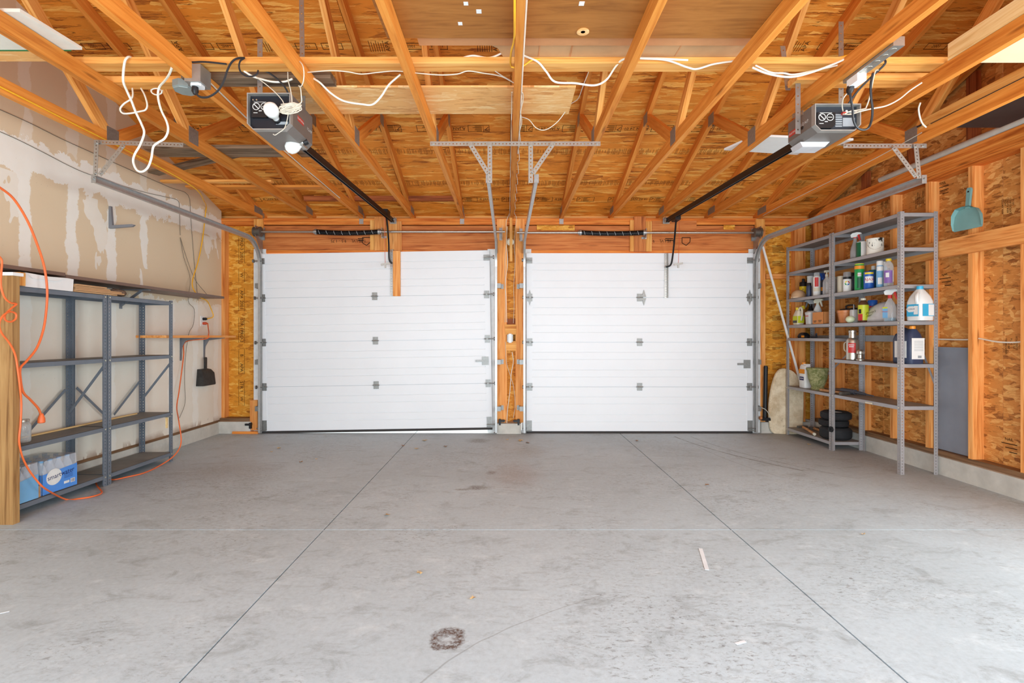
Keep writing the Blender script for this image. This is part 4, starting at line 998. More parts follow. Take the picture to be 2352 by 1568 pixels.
cable('thinner white cable swagged just above the thick one, left of right opener', 'cable_white', .0045, [(1735, 150, 2.815), (1770, 166, 2.815), (1800, 168, 2.815), (1825, 171, 2.815), (1880, 160, 2.815), (1935, 147, 2.815)])
cable('yellow cable lying on the long brace, right half', 'cord_yellow', .0055, [(1470, 135, 2.84), (1550, 136, 2.84), (1640, 140, 2.84), (1700, 141, 2.84), (1780, 142, 2.86), (1880, 140, 2.86), (1930, 132, 2.84), (1965, 122, 2.8)])
cable('yellow cable looping down beside the centre truss', 'cord_yellow', .0050, [(1182, -30, 2.05), (1182, 40, 2.2), (1181, 90, 2.45), (1174, 120, 2.6), (1173, 148, 2.78), (1180, 155, 2.80), (1200, 152, 2.80), (1222, 138, 2.80), (1240, 136, 2.82)])
cabw('white cable running along the right side of the centre truss', 'cable_white', .005, [(.083, 1.4, 2.63), (.083, 1.9, 2.62), (.084, 2.3, 2.62), (.083, 2.8, 2.60), (.085, 3.4, 2.59), (.083, 4.0, 2.585)])
cable('thin cream wire looping from the centre truss to the right', 'cable_bell', .0028, [(1197, 268, 3.5), (1215, 275, 3.5), (1232, 294, 3.5), (1253, 298, 3.5), (1280, 280, 3.48), (1303, 250, 3.42), (1312, 238, 3.4), (1328, 226, 3.35), (1340, 195, 3.2), (1352, 165, 3.1)])
cable('thin cream wire strung under the long brace, left of centre', 'cable_bell', .003, [(705, 166, 2.86), (760, 162, 2.86), (800, 165, 2.88), (830, 170, 2.88), (870, 166, 2.88), (910, 163, 2.88), (960, 168, 2.88), (1010, 172, 2.88), (1050, 170, 2.88), (1075, 163, 2.88), (1110, 168, 2.9), (1150, 175, 2.95), (1180, 190, 3.0)])
cable('thin cream wire from the long brace to the centre truss', 'cable_bell', .0028, [(1137, 163, 2.9), (1155, 175, 2.95), (1172, 184, 3.0), (1182, 192, 3.05)])
cabw('cream wire stapled loosely down the left side of the centre truss', 'cable_bell', .0028, [(.028, 3.0 + .11 * i, 2.60 + .018 * math.sin(i * 1.7) - .012) for i in range(29)])
cabw('cream wire stapled loosely down the right side of the centre truss', 'cable_bell', .0028, [(.090 + .008 * math.sin(i * 2.1), 3.0 + .11 * i, 2.585 + .018 * math.sin(i * 2.3)) for i in range(29)])
cable('thick white cable hanging in long loops at the left', 'cable_white', .0062, [(306, 137, 2.86), (300, 131, 2.82), (293, 132, 2.80), (286, 145, 2.80), (283, 185, 2.84), (292, 210, 2.90), (302, 232, 2.94), (312, 258, 2.98), (325, 285, 3.0), (331, 305, 3.0), (322, 332, 3.0), (309, 355, 3.0), (306, 372, 3.0), (314, 390, 3.0), (327, 394, 3.0), (340, 384, 3.0), (348, 362, 3.0), (352, 338, 3.0), (362, 328, 3.0), (378, 318, 3.0), (386, 300, 3.0), (383, 280, 3.0), (370, 252, 3.0), (363, 222, 3.0), (366, 200, 2.99), (378, 186, 2.92), (388, 172, 2.84), (394, 158, 2.80), (397, 148, 2.80), (400, 138, 2.81)])
cable('white cable curled in a small bow at the left', 'cable_white', .0048, [(304, 203, 3.08), (305, 218, 3.06), (300, 228, 3.05), (285, 238, 3.05), (276, 250, 3.05), (282, 260, 3.05), (300, 260, 3.05), (320, 256, 3.05), (334, 252, 3.05), (338, 240, 3.05), (332, 218, 3.06), (324, 203, 3.08)])
cable('small coil of white cable below the short left brace', 'cable_white', .0035, [(347, 206, 3.02), (350, 214, 3.02), (362, 218, 3.02), (371, 212, 3.02), (366, 204, 3.02), (352, 204, 3.02), (347, 210, 3.03), (356, 217, 3.03), (370, 215, 3.03), (373, 207, 3.03)])
cable('black opener power cord arching from the square outlet box', 'cord_black', .0060, [(452, 205, 2.83), (452, 216, 2.82), (462, 223, 2.81), (480, 222, 2.80), (500, 209, 2.80), (513, 188, 2.80), (522, 162, 2.80), (532, 143, 2.80), (545, 134, 2.80), (562, 133, 2.82)])
cable('black cord coiled once in front of the long brace', 'cord_black', .0050, [(560, 134, 2.80), (552, 140, 2.79), (549, 152, 2.79), (553, 165, 2.79), (565, 174, 2.79), (580, 175, 2.79), (590, 170, 2.79), (593, 162, 2.80)])
cable('black cord running down into the left opener', 'cord_black', .0055, [(610, 163, 2.92), (625, 172, 2.92), (640, 184, 2.92), (652, 197, 2.92), (660, 210, 2.92), (664, 219, 2.93)])
cable('white cable drooping in front of the weathered board', 'cable_white', .0055, [(560, 163, 2.90), (580, 175, 2.92), (605, 183, 2.93), (630, 188, 2.93), (655, 187, 2.93), (672, 181, 2.92)])
cable('thin white wire dropping to the left opener bundle', 'cable_bell', .0026, [(590, 178, 2.92), (615, 197, 2.92), (635, 215, 2.91), (648, 230, 2.90), (652, 238, 2.90)])
cable('thin white wire hanging straight to the opener bundle', 'cable_bell', .003, [(661, 165, 2.92), (662, 185, 2.92), (667, 205, 2.91), (670, 225, 2.90), (671, 245, 2.89)])
cable('white wire looped over the truss beside the left opener', 'cable_bell', .003, [(683, 136, 2.76), (694, 148, 2.74), (698, 165, 2.74), (697, 185, 2.75), (692, 198, 2.78), (686, 197, 2.80), (690, 202, 2.82), (692, 220, 2.86), (692, 235, 2.87), (680, 240, 2.88), (660, 238, 2.89), (645, 240, 2.89)])
random.seed(5)
pts = []
c0 = P(668, 250, 2.885)
for i in range(60):
    q = i * 1.35; pts.append(c0 + V((.055 * math.cos(q) * (.7 + .5 * random.random()) + .012 * math.sin(i * .4), -.012 + .012 * random.random(), .018 * math.sin(q) * (.5 + random.random()) + .012 * math.sin(i * .6) + .01 * math.cos(q))))
cabw('tangled bundle of cream wire in front of the left opener', 'cable_bell', .0026, pts, 'wire_bundle', 'wire bundle', 4)
cable('stray wire end hanging below the left opener panel', 'cable_bell', .0022, [(662, 262, 2.89), (658, 282, 2.89), (652, 296, 2.88), (640, 305, 2.88), (632, 310, 2.88), (627, 308, 2.88)])
cable('black cable stapled along the top of the third left truss', 'cord_black', .005, [(235, -12, 2.2), (262, 14, 2.26), (300, 50, 2.36), (340, 88, 2.48), (360, 108, 2.56), (385, 122, 2.66), (410, 138, 2.76), (432, 143, 2.80), (470, 142, 2.80), (520, 147, 2.80)])
cabw('pale cable clipped along the third left truss toward the door', 'cable_bell', .0045, [(-1.713, 2.93, 2.62), (-1.712, 3.2, 2.60), (-1.716, 3.5, 2.588), (-1.712, 3.9, 2.582), (-1.716, 4.3, 2.578), (-1.712, 4.7, 2.575), (-1.716, 5.05, 2.574), (-1.70, 5.2, 2.56)])
cable('black opener power cord hanging in a loop beside the right opener', 'cord_black', .0060, [(1951, 208, 2.76), (1954, 225, 2.76), (1958, 250, 2.78), (1960, 275, 2.80), (1968, 292, 2.82), (1982, 298, 2.84), (1995, 293, 2.84), (2002, 275, 2.84), (2004, 250, 2.83), (2001, 225, 2.82), (2000, 195, 2.81), (2005, 168, 2.80)])
cable('black cord rising from the right opener to the brace', 'cord_black', .0055, [(1948, 240, 2.95), (1960, 222, 2.93), (1978, 200, 2.90), (2000, 178, 2.87), (2020, 160, 2.84), (2033, 146, 2.82), (2032, 138, 2.82), (2020, 138, 2.83)])
cable('cream wire swinging from the right opener to the next truss', 'cable_bell', .004, [(1936, 262, 2.93), (1955, 262, 2.9), (1975, 256, 2.87), (2000, 250, 2.86), (2035, 243, 2.86), (2065, 228, 2.86), (2090, 208, 2.86), (2117, 190, 2.86)])
cable('cream wire forked above the right opener panel', 'cable_bell', .0035, [(1940, 262, 2.90), (1952, 256, 2.9), (1985, 250, 2.88), (1990, 245, 2.88), (1997, 225, 2.86), (2002, 200, 2.85), (2010, 165, 2.84), (2018, 160, 2.83)])
cable('thin wire looping from the outlet strip to the right opener', 'cable_bell', .003, [(1945, 215, 2.78), (1937, 226, 2.8), (1934, 240, 2.86), (1936, 255, 2.92)])
cable('thin white wire dangling to a truss plate at the right', 'cable_bell', .0045, [(2114, 236, 3.05), (2110, 250, 3.08), (2113, 270, 3.12), (2119, 284, 3.16), (2127, 292, 3.2)])
cabw('thin wire strung along the truss near the stud wall', 'cable_bell', .0028, [(3.0, 3.7, 2.63), (2.985, 4.1, 2.60), (2.985, 4.6, 2.59), (2.985, 5.1, 2.585), (2.99, 5.6, 2.58), (3.0, 6.0, 2.57)])

# ---------------------------------------------------------------- metal shelving
def shelving(label, x0, x1, y0, y1, ztop, levels, mat, topmat, braces, posts=None, pitch=.0254, hole=.0042):
    """x0 = side toward the room, x1 = side at the wall"""
    t = thing('shelving_unit', label, 'shelving', ((x0 + x1) / 2, (y0 + y1) / 2, 0))
    sx = 1 if x1 > x0 else -1; w = .034
    for (x, y, ux, uy) in (posts or ((x0, y0, sx, 1), (x0, y1, sx, -1), (x1, y0, -sx, 1), (x1, y1, -sx, -1))):
        m = MB()
        m.perf((x + ux * w / 2, y, 0), (x + ux * w / 2, y, ztop), (1, 0, 0), w, (0, uy * .0018, 0), pitch, hole)
        m.perf((x, y + uy * w / 2, 0), (x, y + uy * w / 2, ztop), (0, 1, 0), w, (ux * .0018, 0, 0), pitch, hole)
        m.build('post', mat, t)
    a0, a1 = min(x0, x1) + .003, max(x0, x1) - .003
    for z in levels:
        s = MB().box((a0, y0 + .003, z - .0015), (a1, y1 - .003, z)).build('shelf', topmat, t)
        m = MB(); L = .032
        m.box((a0, y0 + .003, z - L), (a0 + .0016, y1 - .003, z)).box((a1 - .0016, y0 + .003, z - L), (a1, y1 - .003, z)).box((a0, y0 + .003, z - L), (a1, y0 + .0046, z)).box((a0, y1 - .0046, z - L), (a1, y1 - .003, z))
        m.build('shelf_lip', mat, s)
        b = MB(); xf = x0 - sx * .004
        for y in (y0 + .017, y1 - .017): b.cyl((xf, y, z - .016), (xf + sx * .006, y, z - .016), .006, n=6)
        b.build('bolts', 'bolt_bright', s)['kind'] = 'stuff'
    for p0, p1 in braces: MB().bar(p0, p1, .003, .02, (0, 0, 1)).build('brace', mat, t)
    return t
XF, XB = -3.10, -3.39
LV = [1.475, .985, .455, .085]
def B(px, py, X): return PX(px, py, X)
shelving('blue-grey metal shelving holding the water bottles, nearer the camera', XF, XB, 3.215, 3.962, 1.485, LV, 'shelf_blue', 'shelf_blue_top',
         [(B(62, 995, XB), B(150, 895, XB)), ((XB, 3.955, .56), (XF, 3.955, .95))])
shelving('blue-grey metal shelving, empty unit nearer the left garage door', XF, XB, 3.972, 4.742, 1.485, LV, 'shelf_blue', 'shelf_blue_top',
         [(B(176, 890, XB), B(243, 955, XB)), (B(262, 952, XB), B(322, 874, XB)), ((XB, 4.735, .56), (XF, 4.735, .93))])
o = bbox_board('wooden_post', (-3.37, 3.14, 0), (-3.035, 3.185, 1.53), 'post_wood'); tag(o, 'weathered wide wooden post at the left edge of the picture', 'post')
o = MB().box((-3.37, 3.13, 1.53), (-3.025, 3.2, 1.55)).build('paint_stick', 'paper_white'); tag(o, 'white strip lying on top of the wooden post', 'strip')
o = bbox_board('wood_block', (-3.10, 3.21, 1.477), (-3.06, 3.25, 1.56), 'web_wood'); tag(o, 'small wood block between the post and the white box', 'block')
t = thing('white_box', 'crumpled white carton on top of the left shelving', 'box', (-3.2, 3.46, 1.476))
MB().prism([(3.285, 1.476), (3.645, 1.476), (3.652, 1.563), (3.60, 1.566), (3.46, 1.560), (3.29, 1.567)], (-3.335, 0, 0), (0, 1, 0), (0, 0, 1), (1, 0, 0), .24).build('carton', 'paper_white', t, recalc=True)
MB().add([(-3.092, 3.29, 1.5665), (-3.085, 3.45, 1.558), (-3.090, 3.60, 1.5655), (-3.084, 3.50, 1.535), (-3.088, 3.33, 1.532)], [(0, 4, 3, 1), (1, 3, 2)]).build('flap', 'paper_white', t)
for k in range(5):
    o = MB().box((-3.33, 3.66 + .006 * (k % 3), 1.4765 + k * .0115), (-3.095 + .006 * ((k * 2) % 3), 4.06 + .02 * ((k * 3) % 4) - .03 * k * (k > 2), 1.4865 + k * .0115)).build('flattened_carton', 'cardboard')
    tag(o, ['bottom', 'second lowest', 'middle', 'second highest', 'topmost'][k] + ' flattened cardboard panel in the stack on the left shelving', 'cardboard', 'flattened cardboard stack')
random.seed(3); m = MB(); n = 14; rings = []
for i in range(9):
    f = i / 8; y = 4.10 + .16 * f; r = .034 * (math.sin(math.pi * (f * .86 + .08)) ** .5)
    rings.append([V((-3.19 + 1.5 * r * math.cos(2 * math.pi * k / n) * random.uniform(.85, 1.15), y, 1.511 + r * math.sin(2 * math.pi * k / n) * random.uniform(.85, 1.15))) for k in range(n)])
m.add([p for r in rings for p in r], [(i * n + k, i * n + (k + 1) % n, (i + 1) * n + (k + 1) % n, (i + 1) * n + k) for i in range(8) for k in range(n)] + [tuple(range(n))[::-1], tuple(range(8 * n, 9 * n))])
tag(m.build('cloth_bundle', 'fuzzy_brown', ang=80), 'rolled brown fuzzy bundle at the end of the cardboard stack', 'bundle')
# brown laminate shelves on the wall
for (y0, y1, lb) in ((2.6, 3.625, 'brown laminate wall shelf board at the left picture edge'), (3.63, 5.66, 'long brown laminate wall shelf running toward the left door')):
    t = thing('wall_shelf', lb, 'shelf', (-3.28, (y0 + y1) / 2, 1.562))
    dz = .012 if y0 < 3 else 0
    MB().box((XL + .003, y0, 1.570 + dz), (-3.13, y1, 1.594 + dz)).build('shelf_board', 'laminate_brown', t)
    yb = 4.52 if y0 > 3 else 3.1
    MB().box((XL + .001, yb, 1.40), (XL + .007, yb + .03, 1.57)).box((XL + .004, yb, 1.563), (-3.17, yb + .03, 1.570)).prism([(0, 0), (.18, .13), (.19, .15), (.17, .15), (0, .03)], (XL + .006, yb + .012, 1.415), (1, 0, 0), (0, 0, 1), (0, 1, 0), .006).build('shelf_bracket', 'bracket_grey', t, recalc=True)
# small plank shelf near the corner
t = thing('wall_shelf', 'small wooden wall shelf on two grey brackets near the corner', 'shelf', (-3.28, 5.3, 1.14))
bbox_board('shelf_board', (XL + .003, 4.72, 1.140), (-3.145, 5.93, 1.164), 'stud_wood', t)
for px in (417, 471):
    y = 1175 * 3.41 / (1165 - px)
    MB().prism([(0, 0), (.005, 0), (.005, -.22), (0, -.24)], (XL + .001, y, 1.139), (1, 0, 0), (0, 0, 1), (0, 1, 0), .028).prism([(0, 0), (.23, 0), (.23, -.006), (.05, -.03), (.012, -.10), (0, -.22)], (XL + .004, y + .010, 1.139), (1, 0, 0), (0, 0, 1), (0, 1, 0), .008).build('shelf_bracket', 'bracket_grey', t, recalc=True)
o = MB().prism([(0, 0), (.02, 0), (.20, .014), (.22, .03), (.20, .036), (.03, .026), (.018, .19), (.0, .19)], (XL + .002, 4.40, 2.085), (1, 0, 0), (0, 0, 1), (0, 1, 0), .02).build('wall_hook', 'bracket_grey', recalc=True)
tag(o, 'empty grey shelf bracket fixed high on the drywall', 'bracket')
# dustpan
y = 1175 * 3.40 / (1165 - 470); t = thing('dustpan', 'dusty black dustpan hanging on the drywall under the small shelf', 'dustpan', (-3.38, y, .60))
w = .115
prof = [(.002, .0), (.085, .0), (.09, .012), (.075, .135), (.05, .175), (.002, .185)]
m = MB().prism(prof, (XL, y - w, .605), (1, 0, 0), (0, 0, 1), (0, 1, 0), 2 * w)
m.v = [V((p.x, y + (p.y - y) * (1.0 if p.z < .76 else .80), p.z)) for p in m.v]
m.build('pan', 'dustpan_black', t, recalc=True)
MB().prism([(-.016, 0), (.016, 0), (.019, .12), (.012, .135), (-.012, .135), (-.019, .12)], (XL + .03, y, .785), (0, 1, 0), (0, 0, 1), (1, 0, 0), .018).build('handle', 'dustpan_black', t, recalc=True)
MB().prism([(.078, .02), (.084, .02), (.070, .125), (.066, .125)], (XL, y - w * .8, .605), (1, 0, 0), (0, 0, 1), (0, 1, 0), w * 1.6).build('front_ridge', 'dustpan_black', t, recalc=True)
# outlet with two plugs
y = 1175 * 3.42 / (1165 - 467); t = thing('wall_outlet', 'white wall outlet with black and orange plugs in it', 'outlet', (XL, y, 1.32))
MB().box((XL, y - .036, 1.268), (XL + .006, y + .036, 1.382)).build('cover_plate', 'outlet_white', t)
for z in (1.30, 1.35): MB().cyl((XL + .005, y, z), (XL + .008, y, z), .017, n=16).build('receptacle', 'outlet_white', t)
MB().lathe([(.016, 0), (.016, .03), (.009, .045)], (XL + .008, y, 1.35), 10, (1, 0, 0)).build('plug', 'black_plastic', t)
MB().lathe([(.016, 0), (.016, .03), (.009, .045)], (XL + .008, y, 1.30), 10, (1, 0, 0)).build('plug', 'cord_red', t)
yo = y
# jar, laths and water packs on the shelves
t = thing('glass_jar', 'empty clear glass jar on the left shelving beside the post', 'jar', (-3.22, 3.40, .456))
MB().lathe([(.040, 0), (.043, .008), (.043, .105), (.040, .118), (.032, .128), (.032, .150), (.029, .150), (.029, .128), (.037, .116), (.040, .104), (.040, .012), (.002, .01)], (-3.22, 3.40, .456), 24).build('jar_glass', 'clear_glass', t)
MB().lathe([(.033, .132), (.0345, .134), (.0345, .146), (.033, .148)], (-3.22, 3.40, .456), 24).build('screw_band', 'steel_brushed', t)
o = bbox_board('wood_lath', (-3.345, 3.42, .456), (-3.325, 4.60, .466), 'pale_wood'); tag(o, 'long thin wooden lath lying on the third left shelf', 'lath')
def water_pack(label, y0, y1, x0, x1, z, h, text, colr, nY, nX):
    t = thing('bottle_pack', label, 'water bottles', ((x0 + x1) / 2, (y0 + y1) / 2, z))
    dy, dx = (y1 - y0) / nY, (x1 - x0) / nX; r = min(dx, dy) * .47
    first = None
    for i in range(nY):
        for j in range(nX):
            c = V((x0 + dx * (j + .5), y0 + dy * (i + .5), z + .004))
            b = MB().lathe([(r * .9, 0), (r, .01), (r, h * .62), (r * .8, h * .72), (r * .42, h * .84), (r * .42, h * .90)], c, 12).build('bottle', 'water_blue', t)
            MB().cyl(c + V((0, 0, h * .89)), c + V((0, 0, h * .965)), r * .46, n=12).build('cap', 'pl_white' if not text else 'pl_ltblue', b)
    e = .004; zt_ = z + h * .66
    f = MB().prism([(0, 0), (y1 - y0, 0), (y1 - y0 + .0, h * .66), (0, h * .58)], (x1 + e, y0, z + .002), (0, 1, 0), (0, 0, 1), (-1, 0, 0), .0012).prism([(0, 0), (x1 - x0, 0), (x1 - x0, h * .58), (0, h * .58)], (x0, y0 - e, z + .002), (1, 0, 0), (0, 0, 1), (0, 1, 0), .0012).build('printed_film', colr, t, recalc=True)
    w = MB()
    w.prism([(0, h * .55), (y1 - y0, h * .6), (y1 - y0 - .01, h * .99), (.012, h * .97)], (x1 + e - .0006, y0, z), (0, 1, 0), (0, 0, 1), (-1, 0, 0), .0008)
    w.prism([(0, h * .55), (x1 - x0, h * .55), (x1 - x0 - .01, h * .97), (.01, h * .97)], (x0, y0 - e + .0006, z), (1, 0, 0), (0, 0, 1), (0, 1, 0), .0008)
    w.box((x0, y0, z + h * .985), (x1, y1, z + h * .9875)).build('clear_film', 'wrap_plastic', t, recalc=True)
    if text:
        yc, zc = (y0 + y1) / 2, z + h * .40
        m = MB(); n = 28; rr = .055
        m.add([(x1 + e + .0006, yc - .05 + rr * 1.1 * math.cos(2 * math.pi * k / n), zc + .012 + rr * math.sin(2 * math.pi * k / n)) for k in range(n)], [tuple(range(n))])
        m.box((x1 + e + .0002, yc + .028, z + .035), (x1 + e + .0006, yc + .072, z + .052)).box((x1 + e + .0002, yc + .082, z + .030), (x1 + e + .0006, yc + .118, z + .058))
        m.build('logo_disc', 'print_white', f)
        put_text(MB(), 'smartwater', (x1 + e + .0012, yc + .005, zc + .018), (0, 1, .08), (0, -.08, 1), .046).build('brand_text', 'pl_navy', f)
        m = MB()
        for k in range(7): m.box((x1 + e + .0008, yc + .087 + .004 * k, z + .033), (x1 + e + .001, yc + .0886 + .004 * k, z + .055))
        for k in range(4): m.box((x1 + e + .0006, yc + .03, z + .075 + .008 * k), (x1 + e + .0009, yc + .10, z + .077 + .008 * k))
        m.build('bar_code', 'pl_navy', f)['kind'] = 'stuff'
    return t
water_pack('blue wrapped pack of water bottles with large white logo', 3.425, 3.70, -3.355, -3.115, .087, .235, True, 'pl_pack', 4, 3)
water_pack('torn pale blue pack of water bottles next to the wooden post', 3.256, 3.388, -3.345, -3.108, .087, .24, False, 'pl_ltblue', 2, 3)
o = MB().box((-3.34, 3.39, .086), (-3.12, 3.422, .16)).build('carton_tray', 'cardboard'); tag(o, 'cardboard tray edge squeezed between the two water packs', 'tray')

# ---------------------------------------------------------------- cords on the left
def xp(l): return [PX(a, b, c) for a, b, c in l]
c1 = [(-8, 425, -2.98), (30, 455, -2.99), (62, 505, -3.0), (85, 560, -3.01), (101, 610, -3.02), (108, 660, -3.025), (107, 705, -3.03), (100, 755, -3.03), (85, 798, -3.03), (62, 828, -3.03), (47, 845, -3.03), (47, 870, -3.03), (53, 900, -3.03), (70, 918, -3.04), (88, 938, -3.05), (95, 955, -3.06)]
t = thing('extension_cord', 'thick orange extension cord end hanging down over the left shelving', 'extension cord', PX(95, 970, -3.06))
MB().tube(smooth(xp(c1), 6), .0068, 8).build('cord', 'cord_orange', t)
q = PX(95, 952, -3.06); MB().lathe([(.010, .008), (.012, 0), (.020, -.025), (.021, -.05), (.016, -.055)], q, 12).build('socket_end', 'cord_orange', t)
c2 = xp([(-6, 585, -3.0), (4, 598, -3.0), (3, 625, -3.0), (2, 655, -3.0), (10, 682, -3.0), (24, 695, -3.0), (38, 698, -3.0), (26, 708, -3.0), (12, 722, -3.0), (12, 734, -2.995), (24, 739, -2.99), (36, 732, -2.985), (36, 720, -2.985), (22, 716, -2.985), (6, 726, -2.985), (-2, 745, -2.99), (4, 765, -3.0), (22, 788, -3.01), (35, 815, -3.02), (41, 850, -3.02), (46, 890, -3.02), (49, 930, -3.03), (47, 975, -3.03), (44, 1012, -3.03), (50, 1045, -3.04), (64, 1075, -3.045), (82, 1100, -3.04), (104, 1122, -3.03)])
c2 += [PZ(a, b, .008) for a, b in ((150, 1146), (180, 1145), (212, 1140), (234, 1131), (224, 1117), (221, 1106), (234, 1099), (262, 1101), (292, 1095), (330, 1086), (365, 1070))]
c2 += [V((-3.06, 4.70, .06)), V((-3.06, 4.80, .16)), V((-3.12, 4.86, .35))] + xp([(406, 935, -3.3), (411, 900, -3.35), (417, 855, -3.38), (422, 815, -3.40), (426, 785, -3.40)]) + [V((-3.14, 5.34, 1.13)), V((-3.13, 5.36, 1.175)), V((-3.22, 5.52, 1.20)), V((-3.33, yo - .06, 1.25)), V((-3.37, yo, 1.30))]
o = MB().tube(smooth(c2, 5), .0055, 8).build('extension_cord', 'cord_orange'); tag(o, 'orange extension cord running over the floor up to the wall outlet', 'extension cord')
c3 = [V((-2.925, 2.3, 2.60)), V((-2.924, 3.0, 2.595)), V((-2.924, 3.4, 2.59)), V((-2.924, 3.9, 2.585)), V((-2.925, 4.4, 2.575)), V((-2.95, 4.85, 2.55)), V((-3.2, 5.4, 2.58)), V((-3.40, 5.78, 2.62))]
c3 += xp([(472, 490, -3.41), (465, 550, -3.41), (455, 600, -3.40), (443, 640, -3.36), (443, 660, -3.32), (456, 680, -3.30)]) + [V((-3.32, yo - .1, 1.545)), V((-3.36, yo + .05, 1.46)), V((-3.35, yo + .07, 1.38)), V((-3.375, yo, 1.35))]
o = MB().tube(smooth(c3, 6), .0055, 8).build('extension_cord', 'cord_yellow'); tag(o, 'yellow extension cord from the trusses down to the wall outlet', 'extension cord')
def wire(label, pts, r=.0025, mat='cable_grey'):
    o = MB().tube(smooth(pts, 4), r, 5).build('thin_wire', mat); return tag(o, label, 'wire')
wire('thin dark wire stretched high along the drywall, upper one', xp([(-10, 247, -3.425), (70, 283, -3.425), (140, 318, -3.425), (215, 352, -3.425), (310, 395, -3.425), (390, 430, -3.425), (432, 448, -3.425), (438, 500, -3.425), (446, 600, -3.425), (455, 690, -3.42)]))
wire('thin dark wire sagging along the drywall to a small hook', xp([(-10, 298, -3.425), (40, 320, -3.425), (100, 350, -3.425), (160, 381, -3.425), (210, 402, -3.425), (320, 438, -3.425), (380, 452, -3.425), (408, 460, -3.425), (412, 480, -3.425), (414, 540, -3.42)]))
wire('thin wire hanging from the hook to the brown shelf', xp([(414, 545, -3.42), (428, 590, -3.42), (447, 640, -3.40), (470, 670, -3.36), (483, 684, -3.30)]))
wire('thin wire hanging in a long bow below the brown shelf', xp([(414, 545, -3.42), (422, 590, -3.42), (437, 640, -3.41), (432, 690, -3.40), (446, 710, -3.41), (444, 745, -3.41), (433, 768, -3.40), (425, 830, -3.41), (424, 880, -3.41), (425, 925, -3.41), (412, 960, -3.41)]))


# ---------------------------------------------------------------- right-hand shelving and what stands on it
XA, XZ = 3.285, 3.600
RY = (4.275, 5.185, 6.022)
ZR = dict(a=2.19, b=1.90, c=1.59, d=1.285, e=1.135, f=.925, g=.572, h=.085)
shelving('grey metal shelving nearer the camera, holding bleach and dark jug', XA, XZ, RY[0], RY[1] - .003, 2.20, [ZR[k] for k in 'abcdfg'], 'shelf_grey', 'shelf_grey_top',
         [(V((XZ, 4.45, 1.05)), V((XZ, 4.28, .70)))])
shelving('grey metal shelving in the far corner, holding planter and wheels', XA, XZ, RY[1] + .003, RY[2], 2.20, [ZR[k] for k in 'abcdegh'], 'shelf_grey', 'shelf_grey_top',
         [(V((XZ, 5.22, 1.10)), V((XZ, 5.90, .62)))])
def at(px, lv, X=3.40): 
    y = F * X / (px - CX); return V((X, y, ZR[lv] + .001))
AZ = math.atan2(-.83, -.56)               # the side of a can that faces the camera
def rr(wx, wy, r, n=4):
    out = []
    for (sx, sy, a) in ((1, 1, 0), (-1, 1, 90), (-1, -1, 180), (1, -1, 270)):
        for k in range(n + 1):
            q = math.radians(a + 90 * k / n); out.append((sx * (wx / 2 - r) + r * math.cos(q), sy * (wy / 2 - r) + r * math.sin(q)))
    return out
def loft(m, secs, c, rz=0.0):
    """rounded-rectangle sections: (wx, wy, r, z, dx, dy)"""
    c = V(c); R = Matrix.Rotation(rz, 3, 'Z'); n = None; vs = []
    for s in secs:
        lp = rr(s[0], s[1], min(s[2], s[0] / 2 - 1e-4, s[1] / 2 - 1e-4)); n = len(lp)
        vs += [c + R @ V((p[0] + (s[4] if len(s) > 4 else 0), p[1] + (s[5] if len(s) > 5 else 0), s[3])) for p in lp]
    fs = [(j * n + i, j * n + (i + 1) % n, (j + 1) * n + (i + 1) % n, (j + 1) * n + i) for j in range(len(secs) - 1) for i in range(n)]
    fs += [tuple(range(n))[::-1], tuple(range((len(secs) - 1) * n, len(secs) * n))]
    return m.add(vs, fs)
def lab(parent, c, r, z0, z1, mat, a0=AZ, half=1.4, name='label', n=12):
    vs = []; c = V(c)
    for z in (z0, z1): vs += [c + V((r * math.cos(a0 - half + 2 * half * i / n), r * math.sin(a0 - half + 2 * half * i / n), z)) for i in range(n + 1)]
    return MB().add(vs, [(i, i + 1, n + 2 + i, n + 1 + i) for i in range(n)]).build(name, mat, parent)
def tlab(parent, c, r, z, s, size, mat, a0=AZ, name='lettering'):
    m = MB(); put_text(m, s, (0, 0, c[2] + z), (1, 0, 0), (0, 0, 1), size, wrap=((c[0], c[1]), r, a0)); return m.build(name, mat, parent)
def can(label, cat, c, r, h, body, cap, hc=.03, rc=None, bands=(), name='spray_can', text=None):
    t = thing(name, label, cat, c); rc = rc or r * .8
    MB().lathe([(r * .94, 0), (r, .004), (r, h - .012), (r * .92, h - .004), (rc, h)], c, 20).build('body', body, t)
    if hc: MB().lathe([(rc, h - .002), (rc, h + hc * .85), (rc * .9, h + hc), (.001, h + hc)], c, 18).build('cap', cap, t)
    for z0, z1, m_, hf in bands: lab(t, c, r + .0008, z0, z1, m_, AZ, hf)
    if text: tlab(t, c, r + .0016, *text)
    return t
def trigger(t, c, z, head, trig, d=(-.56, -.83), s=1.0, collar=None):
    """spray head over a bottle neck: the nozzle points along d"""
    d = V((d[0], d[1], 0)).normalized(); w = V((0, 0, 1)).cross(d); o = V(c) + V((0, 0, z)) - w * .011 * s
    MB().cyl(V(c) + V((0, 0, z - .022 * s)), V(c) + V((0, 0, z + .004)), .014 * s, n=14).build('collar', collar or trig, t)
    pl = [(-.03, .006), (-.036, .03), (-.02, .046), (.02, .05), (.05, .044), (.056, .03), (.03, .026), (.012, .004)]
    MB().prism([(a * s, b * s) for a, b in pl], o, d, (0, 0, 1), w, .022 * s).build('spray_head', head, t, recalc=True)
    pl = [(.022, .028), (.036, .030), (.044, -.006), (.050, -.030), (.040, -.030), (.030, -.004)]
    MB().prism([(a * s, b * s) for a, b in pl], o + w * .004 * s, d, (0, 0, 1), w, .014 * s).build('trigger', trig, t, recalc=True)

